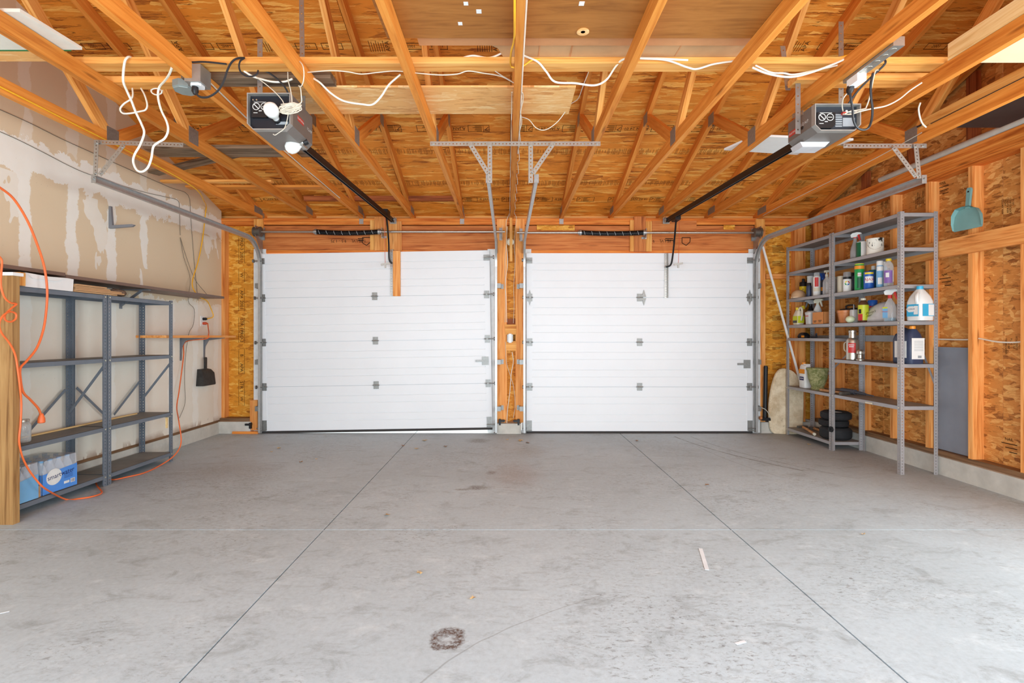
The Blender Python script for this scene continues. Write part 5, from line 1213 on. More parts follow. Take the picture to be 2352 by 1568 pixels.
# --- second shelf from the top
c = at(1964, 'b', 3.36); t = thing('spray_bottle', 'grey spray bottle with white and red trigger on upper shelf', 'spray bottle', c)
MB().lathe([(.036, 0), (.040, .006), (.040, .075), (.034, .11), (.022, .15), (.015, .175), (.015, .20)], c, 20).build('body', 'pl_grey', t); trigger(t, c, .205, 'pl_white', 'pl_red', (.5, -.86))
c = at(1981, 'b', 3.36); t = can('green and white tin beside the grey spray bottle', 'tin', c, .05, .145, 'pl_white', None, 0, .047, name='tin_can'); lab(t, c, .0508, .004, .14, 'pl_forest', AZ - 1.0, .75)
c = at(2010, 'b', 3.36); t = thing('paint_can', 'white paint can with black drips on upper shelf', 'paint can', c)
MB().lathe([(.062, 0), (.066, .004), (.066, .138), (.068, .142), (.064, .146), (.060, .142), (.058, .138), (.001, .138)], c, 28).build('body', 'paint_can', t)
MB().tube([c + V((.066 * math.cos(AZ + 1.4 - 2.8 * i / 10), .066 * math.sin(AZ + 1.4 - 2.8 * i / 10), .11 - .07 * math.sin(math.pi * i / 10))) for i in range(11)], .0016, 5).build('bail_handle', 'steel_brushed', t)
# --- middle shelf, far bay
c = at(1834, 'c', 3.345); t = thing('sun_hat', 'beige cap lying on the middle shelf', 'cap', c)
MB().lathe([(.075, 0), (.076, .01), (.072, .045), (.055, .075), (.03, .092), (.001, .097)], c, 22).build('crown', 'pl_tan', t)
MB().prism([(-.05, .055), (-.06, .09), (-.03, .125), (.03, .125), (.06, .09), (.05, .055)], c + V((0, 0, .002)), (-.86, .5, 0), (-.5, -.5, 0), (0, 0, 1), .012).build('brim', 'pl_tan', t, recalc=True)
c = at(1845, 'c', 3.46); t = can('black bottle with yellow label behind the beige cap', 'bottle', c, .040, .20, 'pl_black', 'pl_black', .035, .016, [(.05, .145, 'pl_yellow', 1.6)], 'bottle'); tlab(t, c, .042, .10, '!', .05, 'print_black')
can('small dark blue spray can beside the beige cap', 'spray can', at(1858, 'c', 3.345), .026, .125, 'pl_dkblue', 'pl_black', .03, .022)
can('tall white plastic tube behind the small dark can', 'tube', at(1862, 'c', 3.45), .036, .235, 'pl_white', 'pl_white', .012, .038, name='plastic_tube')
c = at(1876, 'c', 3.36); t = can('white spray can with red print on the middle shelf', 'spray can', c, .036, .215, 'pl_white', 'clear_plastic', .04, .028, [(.10, .20, 'pl_red', .5), (.05, .09, 'pl_cream', .9)])
c = at(1890, 'c', 3.46); t = thing('spray_bottle', 'brown bottle with blue trigger, middle shelf far bay', 'spray bottle', c)
MB().lathe([(.034, 0), (.036, .006), (.036, .10), (.02, .16), (.014, .19)], c, 18).build('body', 'pl_slate', t); lab(t, c, .0367, .06, .10, 'pl_orange'); trigger(t, c, .20, 'pl_blue', 'pl_blue', (-.8, -.5), 1.1)
c = at(1899, 'c', 3.36); t = thing('pump_bottle', 'clear pump bottle with cream pump, middle shelf', 'bottle', c)
MB().lathe([(.034, 0), (.037, .006), (.037, .13), (.028, .16), (.014, .175), (.014, .19)], c, 18).build('body', 'clear_plastic', t)
MB().cyl(c + V((0, 0, .19)), c + V((0, 0, .215)), .014).cyl(c + V((0, 0, .215)), c + V((0, 0, .24)), .006).box(c + V((-.02, -.014, .236)), c + V((.02, .014, .256))).build('pump_head', 'pl_cream', t)
c = at(1910, 'c', 3.44); t = thing('plastic_jar', 'clear square jar with beige contents beside the shelf post', 'jar', c)
loft(MB(), [(.085, .085, .015, 0), (.085, .085, .015, .165), (.08, .08, .015, .17)], c).build('body', 'pl_mist', t); loft(MB(), [(.088, .088, .016, .168), (.088, .088, .016, .19)], c).build('lid', 'pl_cream', t)
# --- middle shelf, near bay
c = at(1931, 'c', 3.36); can('cream paper roll beside the shelf post, near bay', 'roll', c, .03, .165, 'pl_cream', 'pl_cream', .004, .03, name='paper_roll')
c = at(1946, 'c', 3.345); t = can('white spray can with coloured ring logo and clear cap', 'spray can', c, .036, .15, 'pl_white', 'smoke_plastic', .045, .034, [(.125, .148, 'pl_black', 1.6)])
for k, (m_, a) in enumerate((('pl_red', 0), ('pl_yellow', 1.57), ('pl_green', 3.14), ('pl_blue', 4.71))):
    m = MB(); vs = []
    for r_ in (.012, .022):
        for i in range(5):
            q = a + 1.3 * i / 4; u_, z_ = r_ * math.cos(q), .085 + r_ * math.sin(q); vs.append(c + V((.0368 * math.cos(AZ + u_ / .0368), .0368 * math.sin(AZ + u_ / .0368), z_)))
    m.add(vs, [(i, i + 1, 6 + i, 5 + i) for i in range(4)]).build('logo_arc', m_, t)
can('dark bottle standing behind the ring logo can', 'bottle', at(1958, 'c', 3.45), .036, .17, 'pl_slate', 'pl_black', .03, .018, name='bottle')
c = at(1974, 'c', 3.345); t = can('tall green cleaning canister with yellow top band', 'canister', c, .040, .245, 'pl_green', 'pl_lime', .008, .038, [(.20, .232, 'pl_orange', 1.7), (.13, .165, 'pl_white', .35), (.02, .12, 'pl_forest', .5)], 'canister'); tlab(t, c, .042, .147, 'Clorox', .016, 'pl_red')
c = at(1996, 'c', 3.34); t = thing('cleanser_can', 'blue cleanser canister with big red letters on white', 'canister', c)
MB().lathe([(.040, 0), (.042, .003), (.042, .155), (.038, .160), (.001, .160)], c, 22).build('body', 'pl_blue', t); lab(t, c, .0426, .055, .115, 'pl_white', AZ, .8); tlab(t, c, .0434, .085, 'AJAX', .036, 'pl_red'); lab(t, c, .0426, .135, .152, 'pl_yellow', AZ, .9)
can('blue spray bottle standing behind the blue cleanser', 'bottle', at(2006, 'c', 3.44), .033, .19, 'pl_teal', 'pl_white', .035, .016, name='bottle')
c = at(2021, 'c', 3.345); t = can('light blue air freshener can, front one of two', 'spray can', c, .028, .20, 'pl_ltblue', 'pl_white', .04, .026, [(.15, .19, 'pl_white', .9), (.03, .09, 'pl_white', .6)])
can('light blue air freshener can, rear one of two', 'spray can', at(2028, 'c', 3.44), .030, .205, 'pl_ltblue', 'pl_white', .04, .026)
c = at(2041, 'c', 3.345); t = thing('bottle', 'clear cleaner bottle with purple label and yellow cap', 'bottle', c)
MB().lathe([(.032, 0), (.036, .01), (.036, .14), (.037, .17), (.030, .20), (.016, .218), (.015, .225)], c, 22).build('body', 'clear_plastic', t); MB().cyl(c + V((0, 0, .224)), c + V((0, 0, .244)), .021).build('cap', 'pl_yellow', t)
lab(t, c, .0368, .03, .14, 'pl_purple', AZ - .2, .95); lab(t, c, .0374, .08, .12, 'pl_white', AZ - .3, .35); lab(t, c, .0368, .04, .14, 'pl_white', AZ + 1.25, .35)
# --- lower middle shelf, far bay
c = at(1834, 'd', 3.34); t = thing('jug', 'white weed killer jug with yellow cap on the far bay shelf', 'jug', c)
loft(MB(), [(.075, .10, .02, 0), (.078, .104, .02, .01), (.078, .104, .02, .11), (.05, .07, .02, .16), (.03, .03, .012, .172, 0, .02)], c).build('body', 'pl_cream', t)
MB().cyl(c + V((0, .02, .170)), c + V((0, .02, .198)), .019).build('cap', 'pl_yellow', t)
MB().tube(smooth([c + V((0, -.005, .15)), c + V((0, -.02, .185)), c + V((0, -.05, .195)), c + V((0, -.072, .16)), c + V((0, -.068, .09)), c + V((0, -.052, .05))], 4), .011, 8).build('handle', 'pl_cream', t)
MB().box(c + V((-.0405, -.045, .02)), c + V((-.039, .045, .10))).box(c + V((-.035, -.0535, .02)), c + V((.035, -.052, .10))).build('label', 'pl_lime', t); MB().box(c + V((-.0412, -.04, .022)), c + V((-.0406, .04, .05))).build('label_band', 'pl_slate', t)
c = at(1838, 'd', 3.47); t = thing('hose_nozzle', 'green and yellow hose sprayer lying behind the white jug', 'sprayer', c)
MB().cyl(c + V((0, .06, .19)), c + V((0, -.05, .205)), .014, .012).build('barrel', 'pl_green', t); MB().lathe([(.012, 0), (.022, .004), (.022, .022), (.010, .026)], c + V((0, -.05, .205)), 16, (-.3, -1, 0)).build('nozzle_ring', 'pl_yellow', t)
MB().box(c + V((-.015, .02, 0)), c + V((.015, .06, .19))).build('stand', 'pl_green', t)
c = at(1862, 'd', 3.50); t = thing('spray_bottle', 'black spray bottle behind the grey tub', 'spray bottle', c)
MB().lathe([(.036, 0), (.038, .006), (.038, .15), (.02, .2), (.014, .225)], c, 16).build('body', 'pl_black', t); trigger(t, c, .235, 'pl_grey', 'pl_black', (-.8, .5), 1.1)
c = at(1878, 'd', 3.46); t = thing('spray_bottle', 'white spray bottle with cream trigger behind the cardboard box', 'spray bottle', c)
MB().lathe([(.038, 0), (.040, .006), (.040, .16), (.022, .205), (.014, .225)], c, 16).build('body', 'pl_white', t); trigger(t, c, .232, 'pl_cream', 'pl_cream', (.5, -.86), 1.1)
c = at(1863, 'd', 3.35); t = thing('grey_tub', 'grey plastic tub with red stripe beside the white jug', 'tub', c)
loft(MB(), [(.085, .085, .02, 0), (.095, .095, .022, .11), (.10, .10, .024, .115), (.10, .10, .024, .132), (.06, .06, .02, .148)], c).build('body', 'pl_mist', t); MB().box(c + V((-.0488, -.03, .088)), c + V((-.0478, .03, .096))).build('stripe', 'pl_red', t)
c = at(1891, 'd', 3.36); t = thing('cardboard_box', 'open small cardboard box on the far bay shelf', 'box', c)
m = MB(); x0_, x1_, y0_, y1_, h_ = -.06, .07, -.10, .09, .125
m.box(c + V((x0_, y0_, 0)), c + V((x1_, y1_, .004))).box(c + V((x0_, y0_, 0)), c + V((x0_ + .004, y1_, h_))).box(c + V((x1_ - .004, y0_, 0)), c + V((x1_, y1_, h_))).box(c + V((x0_, y0_, 0)), c + V((x1_, y0_ + .004, h_))).box(c + V((x0_, y1_ - .004, 0)), c + V((x1_, y1_, h_))).build('carton', 'cardboard_orange', t)
for (u0, u1, v0) in ((.075, .02, .030), (.07, .03, .018), (-.01, -.07, .034), (-.015, -.06, .020)): MB().box(c + V((x0_ - .0008, u1, v0)), c + V((x0_ - .0002, u0, v0 + .006))).build('box_print', 'print_black', t)
# --- lower middle shelf, near bay
c = at(1941, 'd', 3.38); t = thing('clay_pot', 'terracotta coloured pot beside the shelf post', 'pot', c)
MB().lathe([(.045, 0), (.05, .005), (.066, .10), (.07, .102), (.07, .128), (.064, .128), (.06, .10), (.04, .02), (.001, .02)], c, 26).build('pot', 'pl_terracotta', t)
c = at(1953, 'd', 3.315); t = thing('garden_ball', 'small white and green ball in front of the clay pot', 'ball', c)
MB().lathe([(.001, 0), (.02, .004), (.034, .018), (.038, .034), (.032, .052), (.018, .064), (.001, .067)], c, 18, sx=1.1).build('ball', 'pl_egg', t); 
c = at(1961, 'd', 3.37); t = thing('squeeze_bottle', 'grey squeeze bottle with thin nozzle tip', 'bottle', c)
loft(MB(), [(.055, .055, .012, 0), (.057, .057, .012, .02), (.055, .055, .012, .12), (.045, .045, .012, .128)], c).build('body', 'pl_mist', t); MB().cyl(c + V((0, 0, .127)), c + V((0, 0, .18)), .006, .0035, 8).build('nozzle', 'pl_grey', t)
c = at(1953, 'd', 3.52); t = thing('tool_case', 'black tool case with handle at the back of the shelf', 'case', c)
loft(MB(), [(.05, .26, .012, 0), (.06, .27, .015, .01), (.06, .27, .015, .145), (.05, .25, .012, .155)], c).build('case', 'pl_black', t); MB().tube(smooth([c + V((0, -.06, .15)), c + V((0, -.055, .185)), c + V((0, .055, .185)), c + V((0, .06, .15))], 4), .008, 7).build('handle', 'pl_black', t)
c = at(1983, 'd', 3.37); t = thing('bottle', 'brown bottle with yellow and red label on the lower middle shelf', 'bottle', c)
MB().lathe([(.040, 0), (.043, .006), (.043, .16), (.036, .185), (.022, .205), (.018, .212)], c, 22).build('body', 'pl_brown', t); MB().cyl(c + V((0, 0, .210)), c + V((0, 0, .228)), .022).build('cap', 'pl_cream', t); lab(t, c, .0438, .02, .165, 'pl_lime', AZ, 1.5); lab(t, c, .0444, .02, .08, 'pl_red', AZ - .7, .55); m = lab(t, c, .0444, .085, .125, 'pl_black', AZ - .7, .3, 'emblem')
c = at(2004, 'd', 3.50); can('blue capped red and blue spray can behind the plastic bag', 'spray can', c, .040, .165, 'pl_blue', 'pl_blue', .05, .040, [(.10, .158, 'pl_red', 1.5), (.02, .07, 'pl_white', 1.2)])
t = thing('plastic_bag', 'filled translucent plastic shopping bag on the shelf', 'bag', at(2033, 'd', 3.46)); c = at(2033, 'd', 3.46)
random.seed(21); m = MB(); nn = 20; lay_ = [(.190, .0), (.205, .03), (.190, .075), (.160, .12), (.115, .155), (.06, .178), (.01, .186)]
for j, (r_, z_) in enumerate(lay_):
    for i in range(nn):
        q = 2 * math.pi * i / nn; k_ = 1 + .07 * math.sin(3 * q + j) + .05 * math.sin(7 * q + 2 * j) + random.uniform(-.02, .02)
        m.v.append(c + V((.44 * r_ * k_ * math.cos(q), r_ * k_ * math.sin(q) + .13 * (1 - z_ / .19) * max(0, math.sin(q)), z_)))
m.f = [(j * nn + i, j * nn + (i + 1) % nn, (j + 1) * nn + (i + 1) % nn, (j + 1) * nn + i) for j in range(len(lay_) - 1) for i in range(nn)] + [tuple(range(nn))[::-1], tuple(range((len(lay_) - 1) * nn, len(lay_) * nn))]
m.build('bag_film', 'bag_milky', t, ang=85)
m = MB(); put_text(m, 'Denny\'s', c + V((-.092, .055, .092)), (.12, -1, .2), (.42, .1, 1), .036); put_text(m, 'Hair', c + V((-.100, .065, .062)), (.12, -1, .2), (.42, .1, 1), .036); m.build('bag_print', 'print_black', t)
c = at(2044, 'd', 3.335); t = thing('spray_bottle', 'clear window cleaner spray with white and red trigger', 'spray bottle', c)
loft(MB(), [(.055, .085, .02, 0), (.058, .09, .022, .008), (.058, .088, .022, .12), (.045, .065, .02, .165), (.028, .03, .012, .19), (.028, .028, .012, .21)], c, .3).build('body', 'clear_plastic', t); loft(MB(), [(.052, .082, .02, .002), (.053, .084, .02, .03)], c, .3).build('liquid', 'cleaner_blue', t)
trigger(t, c, .225, 'pl_white', 'pl_red', (.6, -.8), 1.15)
R_ = Matrix.Rotation(.3, 3, 'Z'); m = MB().box((-.0305, -.002, .03), (-.0295, .042, .125)); m.v = [c + R_ @ p for p in m.v]; m.build('label', 'pl_ltblue', t)
m = MB(); put_text(m, 'Windex', c + R_ @ V((-.0312, .020, .085)), R_ @ V((0, -1, 0)), (0, 0, 1), .017); m.build('lettering', 'pl_red', t); m = MB().box((-.0312, -.002, .112), (-.0307, .042, .125)); m.v = [c + R_ @ p for p in m.v]; m.build('label_band', 'pl_lime', t)
c = at(2113, 'd', 3.42); t = thing('bleach_jug', 'large white bleach jug with blue label and blue cap', 'jug', c)
loft(MB(), [(.125, .145, .03, 0), (.132, .152, .035, .01), (.132, .152, .035, .155), (.11, .125, .035, .20), (.065, .07, .025, .245), (.04, .04, .018, .262)], c, .1).build('body', 'pl_white', t)
MB().cyl(c + V((0, 0, .258)), c + V((0, 0, .285)), .024).build('cap', 'pl_aqua', t)
MB().tube(smooth([c + V((-.045, -.035, .225)), c + V((-.068, -.055, .20)), c + V((-.072, -.06, .165)), c + V((-.060, -.05, .14))], 4), .014, 8).build('handle', 'pl_white', t)
R_ = Matrix.Rotation(.1, 3, 'Z')
def onj(pts): return [c + R_ @ V(p) for p in pts]
m = MB().box((-.0675, -.055, .035), (-.0665, .055, .135)).box((-.05, -.0775, .035), (.05, -.0765, .135)); m.v = onj(m.v); m.build('label', 'pl_aqua', t)
m = MB().box((-.0682, -.05, .05), (-.0676, -.012, .12)).box((.0, -.0782, .04), (.048, -.0776, .13)); m.v = onj(m.v); m.build('label_panel', 'pl_white', t)
m = MB().prism([(-.045, 0), (-.02, .024), (.02, .024), (.045, 0), (.02, -.024), (-.02, -.024)], (-.068, .015, .095), (0, -1, 0), (0, 0, 1), (-1, 0, 0), .0008); m.v = onj(m.v); e = m.build('emblem', 'pl_white', t, recalc=True)
m = MB(); put_text(m, 'CLOROX', onj([(-.0692, .015, .095)])[0], R_ @ V((0, -1, 0)), (0, 0, 1), .018); m.build('lettering', 'pl_navy', t)
# --- narrow shelf, far bay
c = at(1846, 'e', 3.38); t = thing('cordless_tool', 'black power tool with orange button lying on the narrow shelf', 'power tool', c)
loft(MB(), [(.06, .16, .02, 0), (.07, .17, .025, .02), (.06, .12, .025, .05), (.03, .06, .012, .062)], c).build('body', 'pl_black', t); MB().box(c + V((-.04, -.07, .006)), c + V((-.034, -.02, .028))).build('button', 'pl_orange', t)
c = at(1868, 'e', 3.40); t = thing('small_tool', 'small dark green tool handle on the narrow shelf', 'tool', c)
MB().cyl(c + V((0, .05, .012)), c + V((0, -.06, .014)), .012).cyl(c + V((0, -.05, .014)), c + V((-.02, -.09, .045)), .010).build('handle', 'pl_slate', t)
# --- fifth shelf, near bay
c = at(1958, 'f', 3.36); t = thing('thermos_flask', 'dented steel thermos flask with red label and side handle', 'thermos', c)
MB().lathe([(.050, 0), (.054, .004), (.054, .185), (.046, .205), (.032, .215), (.030, .262), (.033, .265), (.033, .285), (.02, .29), (.001, .29)], c, 26).build('flask', 'steel_brushed', t)
MB().tube(smooth([c + V((.0, .052, .17)), c + V((-.01, .095, .165)), c + V((-.012, .105, .14)), c + V((-.01, .10, .09)), c + V((0, .055, .075))], 4), .006, 7).build('handle', 'pl_cream', t); lab(t, c, .0548, .07, .165, 'pl_red', AZ - .1, .6); lab(t, c, .0556, .125, .133, 'print_white', AZ - .15, .35, 'label_line'); lab(t, c, .0556, .142, .150, 'print_white', AZ - .15, .42, 'label_line')
c = at(1976, 'f', 3.36); t = thing('pipe_fitting', 'small steel fitting standing beside the thermos flask', 'fitting', c)
MB().lathe([(.036, 0), (.036, .01), (.020, .02), (.019, .055), (.030, .062), (.032, .085), (.020, .10), (.001, .104)], c, 18).build('stem', 'steel_brushed', t); MB().cyl(c + V((0, 0, .075)), c + V((0, -.045, .075)), .014).build('side_port', 'steel_brushed', t)
o = MB().bar(V((3.30, 5.36, ZR['f'] + .008)), V((3.33, 4.98, ZR['f'] + .004)), .018, .005).build('flat_bar', 'dark_wood'); tag(o, 'thin dark flat bar sticking out past the shelf post', 'bar')
c = at(2085, 'f', 3.40); t = thing('oil_jug', 'large dark jug with yellow cap and white back label', 'jug', c)
loft(MB(), [(.12, .20, .03, 0), (.13, .21, .035, .012), (.13, .21, .035, .20), (.11, .18, .035, .25), (.06, .075, .025, .285, 0, -.04), (.045, .045, .02, .292, 0, -.05)], c).build('body', 'pl_dkblue', t)
MB().cyl(c + V((0, -.05, .288)), c + V((0, -.05, .315)), .022).build('cap', 'pl_orange', t)
MB().tube(smooth([c + V((0, -.01, .272)), c + V((0, .045, .29)), c + V((0, .085, .265)), c + V((0, .10, .20)), c + V((0, .098, .15))], 4), .017, 8).build('handle', 'pl_dkblue', t)
lb = MB().box(c + V((-.050, -.1068, .04)), c + V((.055, -.1056, .215))).build('label', 'pl_white', t); m = MB()
for k in range(7): m.box(c + V((-.03, -.1074, .11 + .013 * k)), c + V((.045, -.1069, .113 + .013 * k)))
m.box(c + V((.0, -.1074, .05)), c + V((.03, -.1069, .07))).build('label_print', 'print_grey', lb)['kind'] = 'stuff'
MB().box(c + V((-.0668, -.07, .05)), c + V((-.0656, .06, .19))).build('front_label', 'pl_white', t)
# --- sixth shelf
c = at(1850, 'g', 3.38); t = thing('jug', 'white garden chemical jug with orange cap behind the planter', 'jug', c)
loft(MB(), [(.08, .12, .02, 0), (.085, .125, .022, .01), (.085, .125, .022, .19), (.075, .11, .022, .245), (.05, .06, .02, .262, 0, .02)], c).build('body', 'pl_white', t)
MB().cyl(c + V((0, .03, .258)), c + V((0, .03, .285)), .022).build('cap', 'pl_orange', t); MB().box(c + V((-.02, -.06, .235)), c + V((.02, .005, .27))).build('grip', 'pl_white', t)
MB().box(c + V((-.0435, -.055, .16)), c + V((-.0425, .055, .21))).build('label_band', 'pl_orange', t); MB().box(c + V((-.0435, -.04, .085)), c + V((-.0425, .04, .125))).build('label', 'pl_navy', t); MB().box(c + V((-.0441, -.032, .102)), c + V((-.0436, .032, .110))).build('label_line', 'print_white', t)
c = at(1878, 'g', 3.40); t = thing('planter', 'mossy green stone planter on the sixth shelf', 'planter', c)
MB().lathe([(.062, 0), (.066, .01), (.058, .03), (.072, .06), (.094, .13), (.10, .20), (.112, .215), (.112, .235), (.10, .235), (.092, .20), (.001, .18)], c, 30).build('urn', 'planter_moss', t)
c = at(1896, 'g', 3.36); t = thing('hammer', 'hammer with wooden handle lying in front of the planter', 'hammer', V((3.34, 5.2, ZR['g'])))
MB().tube([V((3.32, 5.42, ZR['g'] + .016)), V((3.33, 5.3, ZR['g'] + .017)), V((3.35, 5.10, ZR['g'] + .018))], .013, 8).build('handle', 'handle_wood', t); MB().bar(V((3.30, 5.07, ZR['g'] + .018)), V((3.41, 5.10, ZR['g'] + .018)), .028, .028).build('head', 'drum_cast', t)
c = at(1960, 'g', 3.44); t = thing('cordless_tool', 'black long-nosed power tool lying on the sixth shelf', 'power tool', c)
MB().cyl(c + V((-.02, .14, .03)), c + V((0, -.03, .03)), .028, .026).cyl(c + V((0, -.03, .03)), c + V((.01, -.16, .024)), .018, .012).cyl(c + V((.01, -.16, .024)), c + V((.012, -.26, .02)), .007).build('body', 'pl_slate', t); MB().cyl(c + V((-.02, .14, .03)), c + V((-.03, .22, .028)), .02).build('collar', 'pl_brown', t)
lbp = PX(2009, 914, XA - .004); o = MB().box((XA - .0035, 4.60, ZR['g'] - .028), (XA - .0012, 4.69, ZR['g'] - .014)).build('shelf_sticker', 'pl_cream'); tag(o, 'torn cream sticker on the lip of the sixth shelf', 'sticker')
# --- bottom shelf
def tyre(label, c, r, h, hub):
    t = thing('wheel', label, 'wheel', c, 'wheels stacked on the bottom shelf'); rs = r * .45
    MB().lathe([(rs, .01), (r * .8, 0), (r * .96, h * .15), (r, h * .3), (r * .985, h * .36), (r, h * .42), (r * .985, h * .5), (r, h * .58), (r * .985, h * .64), (r, h * .7), (r * .96, h * .85), (r * .8, h), (rs * 1.15, h * .95), (rs, h * .8), (rs, .01)], c, 36).build('tyre', 'black_rubber', t)
    MB().lathe([(rs * .45, h * .3), (rs * .5, h * .82), (rs * .95, h * .86), (rs * 1.0, h * .80), (rs * .98, h * .25), (rs * .45, h * .3)], c, 28).build('hub', hub, t); return t
c = V((3.44, 5.36, ZR['h'] + .001))
tyre('thick black wheel at the bottom of the stack on the bottom shelf', c, .148, .125, 'black_rubber')
tyre('middle black wheel of the stack on the bottom shelf', c + V((-.008, .02, .126)), .138, .075, 'black_rubber')
tyre('topmost wheel of the stack, grey rubber with white hub', c + V((.0, -.005, .202)), .142, .085, 'pl_white')
def hammer(label, a, b, hx):
    t = thing('hammer', label, 'hammer', a); MB().tube([a, (V(a) + V(b)) / 2 + V((0, 0, .004)), b], .014, 8).build('handle', 'handle_wood', t)
    MB().bar(V(b) - V(hx), V(b) + V(hx), .026, .026).build('head', 'drum_cast', t); MB().cyl(V(a), V(a) + (V(a) - V(b)).normalized() * .02, .015).build('butt', 'pl_cream', t)
z = ZR['h'] + .017
hammer('hammer with wooden handle on the bottom shelf, front one', V((3.315, 5.53, z)), V((3.37, 5.84, z + .02)), (.06, .01, 0))
hammer('hammer with wooden handle on the bottom shelf, rear one', V((3.45, 5.56, z + .002)), V((3.50, 5.84, z + .004)), (.05, -.01, 0))
c = V((3.275, RY[1] - .01, .215)); t = thing('caster_ring', 'small black rubber ring hooked on the shelf post', 'ring', c)
MB().lathe([(.012, -.008), (.027, -.010), (.030, 0), (.027, .010), (.012, .008), (.012, -.008)], c, 20, (1, .3, 0)).build('ring', 'black_rubber', t); MB().cyl(c, c + V((.012, 0, 0)), .005, n=8).build('bolt', 'bolt_bright', t)

# ---------------------------------------------------------------- leaning and hanging things on the right
yb = 6.09; t = thing('body_board', 'worn cream body board leaning in the right corner', 'body board', (3.305, yb, 0))
ol_ = [(-.18, .06), (-.16, .015), (-.11, 0), (.16, 0), (.185, .05), (.195, .5), (.165, .62), (.08, .73), (-.02, .765), (-.09, .74), (-.145, .62), (-.185, .42), (-.195, .22)]
ol_ = [(p.x, p.y) for p in smooth([(a, b, 0) for a, b in ol_ + [ol_[0]]], 3)][:-1]
MB().prism(ol_, (3.305, yb, .003), (1, 0, 0), (0, 0, 1), (0, -1, 0), .040).build('deck', 'board_foam', t, recalc=True)
pl = [V((3.305 + a * .96, yb - .02, .020 + b * .96)) for a, b in ol_]
MB().tube(pl + [pl[0]], .0215, 8).build('rail_edge', 'board_foam', t)
t = thing('floor_pump', 'black tube on a small foot beside the right door', 'tube', P(1758, 965, 6.06))
a = P(1759, 842, 6.09); b = P(1757, 958, 6.09); MB().cyl(b, a, .023, n=16).build('barrel', 'black_plastic', t); MB().cyl(a, a + V((0, 0, .012)), .018).build('top_cap', 'black_plastic', t)
MB().box(b + V((-.05, -.04, -.035)), b + V((.05, .03, 0))).build('foot', 'black_plastic', t); MB().cyl(b + V((-.05, -.02, -.005)), b + V((-.075, -.02, -.005)), .02).build('knob', 'pl_terracotta', t)
MB().tube(smooth([b + V((-.06, -.03, .12)), b + V((-.02, -.05, .10)), b + V((.02, -.05, .05)), b + V((.05, -.04, -.01))], 5), .004, 6).build('hose', 'cable_bell', t)
o = MB().bar(P(1752, 566, 6.03), P(1842, 890, 5.98), .022, .012, (0, 1, 0)).build('trim_strip', 'pvc_white'); tag(o, 'long white strip leaning across the right corner', 'strip')
t = thing('steel_sheet', 'blue-grey steel panel leaning between studs beside the shelving', 'panel', (3.71, 4.2, .19))
MB().box((3.692, 4.06, .195), (3.70, 4.415, 1.065)).build('panel_sheet', 'panel_bluegrey', t); MB().box((3.680, 4.398, .195), (3.700, 4.41, 1.065)).box((3.680, 4.06, 1.055), (3.7, 4.41, 1.065)).build('folded_edge', 'panel_bluegrey', t)
m = MB()
for k in range(16): m.cyl((3.679, 4.385, .24 + .053 * k), (3.692, 4.385, .24 + .053 * k), .004, n=6)
m.build('bolt_holes', 'pl_slate', t)['kind'] = 'stuff'
o = MB().box((3.604, 4.72, 1.105), (3.612, 6.04, 1.165)).build('metal_rail', 'shelf_grey'); tag(o, 'grey metal rail fixed to the studs behind the shelving', 'rail')
# teal dustpan
y = F * 3.60 / (2215 - CX); t = thing('dustpan', 'teal plastic dustpan hanging from a stud above the girt', 'dustpan', (3.61, y, 2.0))
ol_ = [(-.125, .02), (.115, -.0), (.125, .055), (.118, .12), (.085, .165), (.03, .178), (-.035, .178), (-.085, .16), (-.118, .115), (-.128, .06)]
R_ = Matrix.Rotation(.10, 3, 'X'); o_ = V((3.615, y - .01, 1.985))
m = MB().prism(ol_, (0, 0, 0), (0, 1, 0), (0, 0, 1), (-1, 0, 0), .006); m.v = [o_ + R_ @ p for p in m.v]; m.build('pan', 'dustpan_teal', t, recalc=True)
for pl in ([(-.128, .03), (-.128, .06), (-.118, .115), (-.085, .16), (-.035, .178), (.03, .178), (.085, .165), (.118, .12), (.125, .055), (.115, .005)],):
    m = MB(); vs = []
    for a, b in pl: vs += [o_ + R_ @ V((0, a, b)), o_ + R_ @ V((-.035 * (.35 + .65 * min(1, b / .15)), a * 1.04, b * 1.03 + .002))]
    n_p = len(pl); m.add(vs, [(2 * i, 2 * i + 2, 2 * i + 3, 2 * i + 1) for i in range(n_p - 1)])
    m.add([v + V((-.003, 0, .003)) for v in vs], [(2 * i + 1, 2 * i + 3, 2 * i + 2, 2 * i) for i in range(n_p - 1)]); m.build('side_wall', 'dustpan_teal', t)
m = MB().prism([(-.016, .17), (.016, .17), (.017, .25), (.020, .315), (.012, .33), (-.012, .33), (-.020, .315), (-.017, .25)], (-.004, 0, 0), (0, 1, 0), (0, 0, 1), (-1, 0, 0), .016); m.v = [o_ + R_ @ p for p in m.v]; m.build('handle', 'dustpan_teal', t, recalc=True)
MB().cyl(o_ + R_ @ V((-.022, 0, .30)), o_ + R_ @ V((-.019, 0, .30)), .007, n=10).build('hang_hole', 'pl_black', t)
# romex threaded through the studs
o = MB().tube(smooth([V((3.70, 5.2, 1.16)), V((3.70, 4.9, 1.14)), V((3.68, 4.55, 1.135)), V((3.70, 4.28, 1.13)), V((3.69, 4.1, 1.13)), V((3.70, 4.02, 1.14)), V((3.69, 3.85, 1.115)), V((3.70, 3.70, 1.115)), V((3.71, 3.6, 1.14)), V((3.70, 3.3, 1.12)), V((3.70, 2.8, 1.13))], 5), .006, 7).build('electrical_cable', 'cable_white'); tag(o, 'white cable threaded through the studs of the right wall', 'cable')
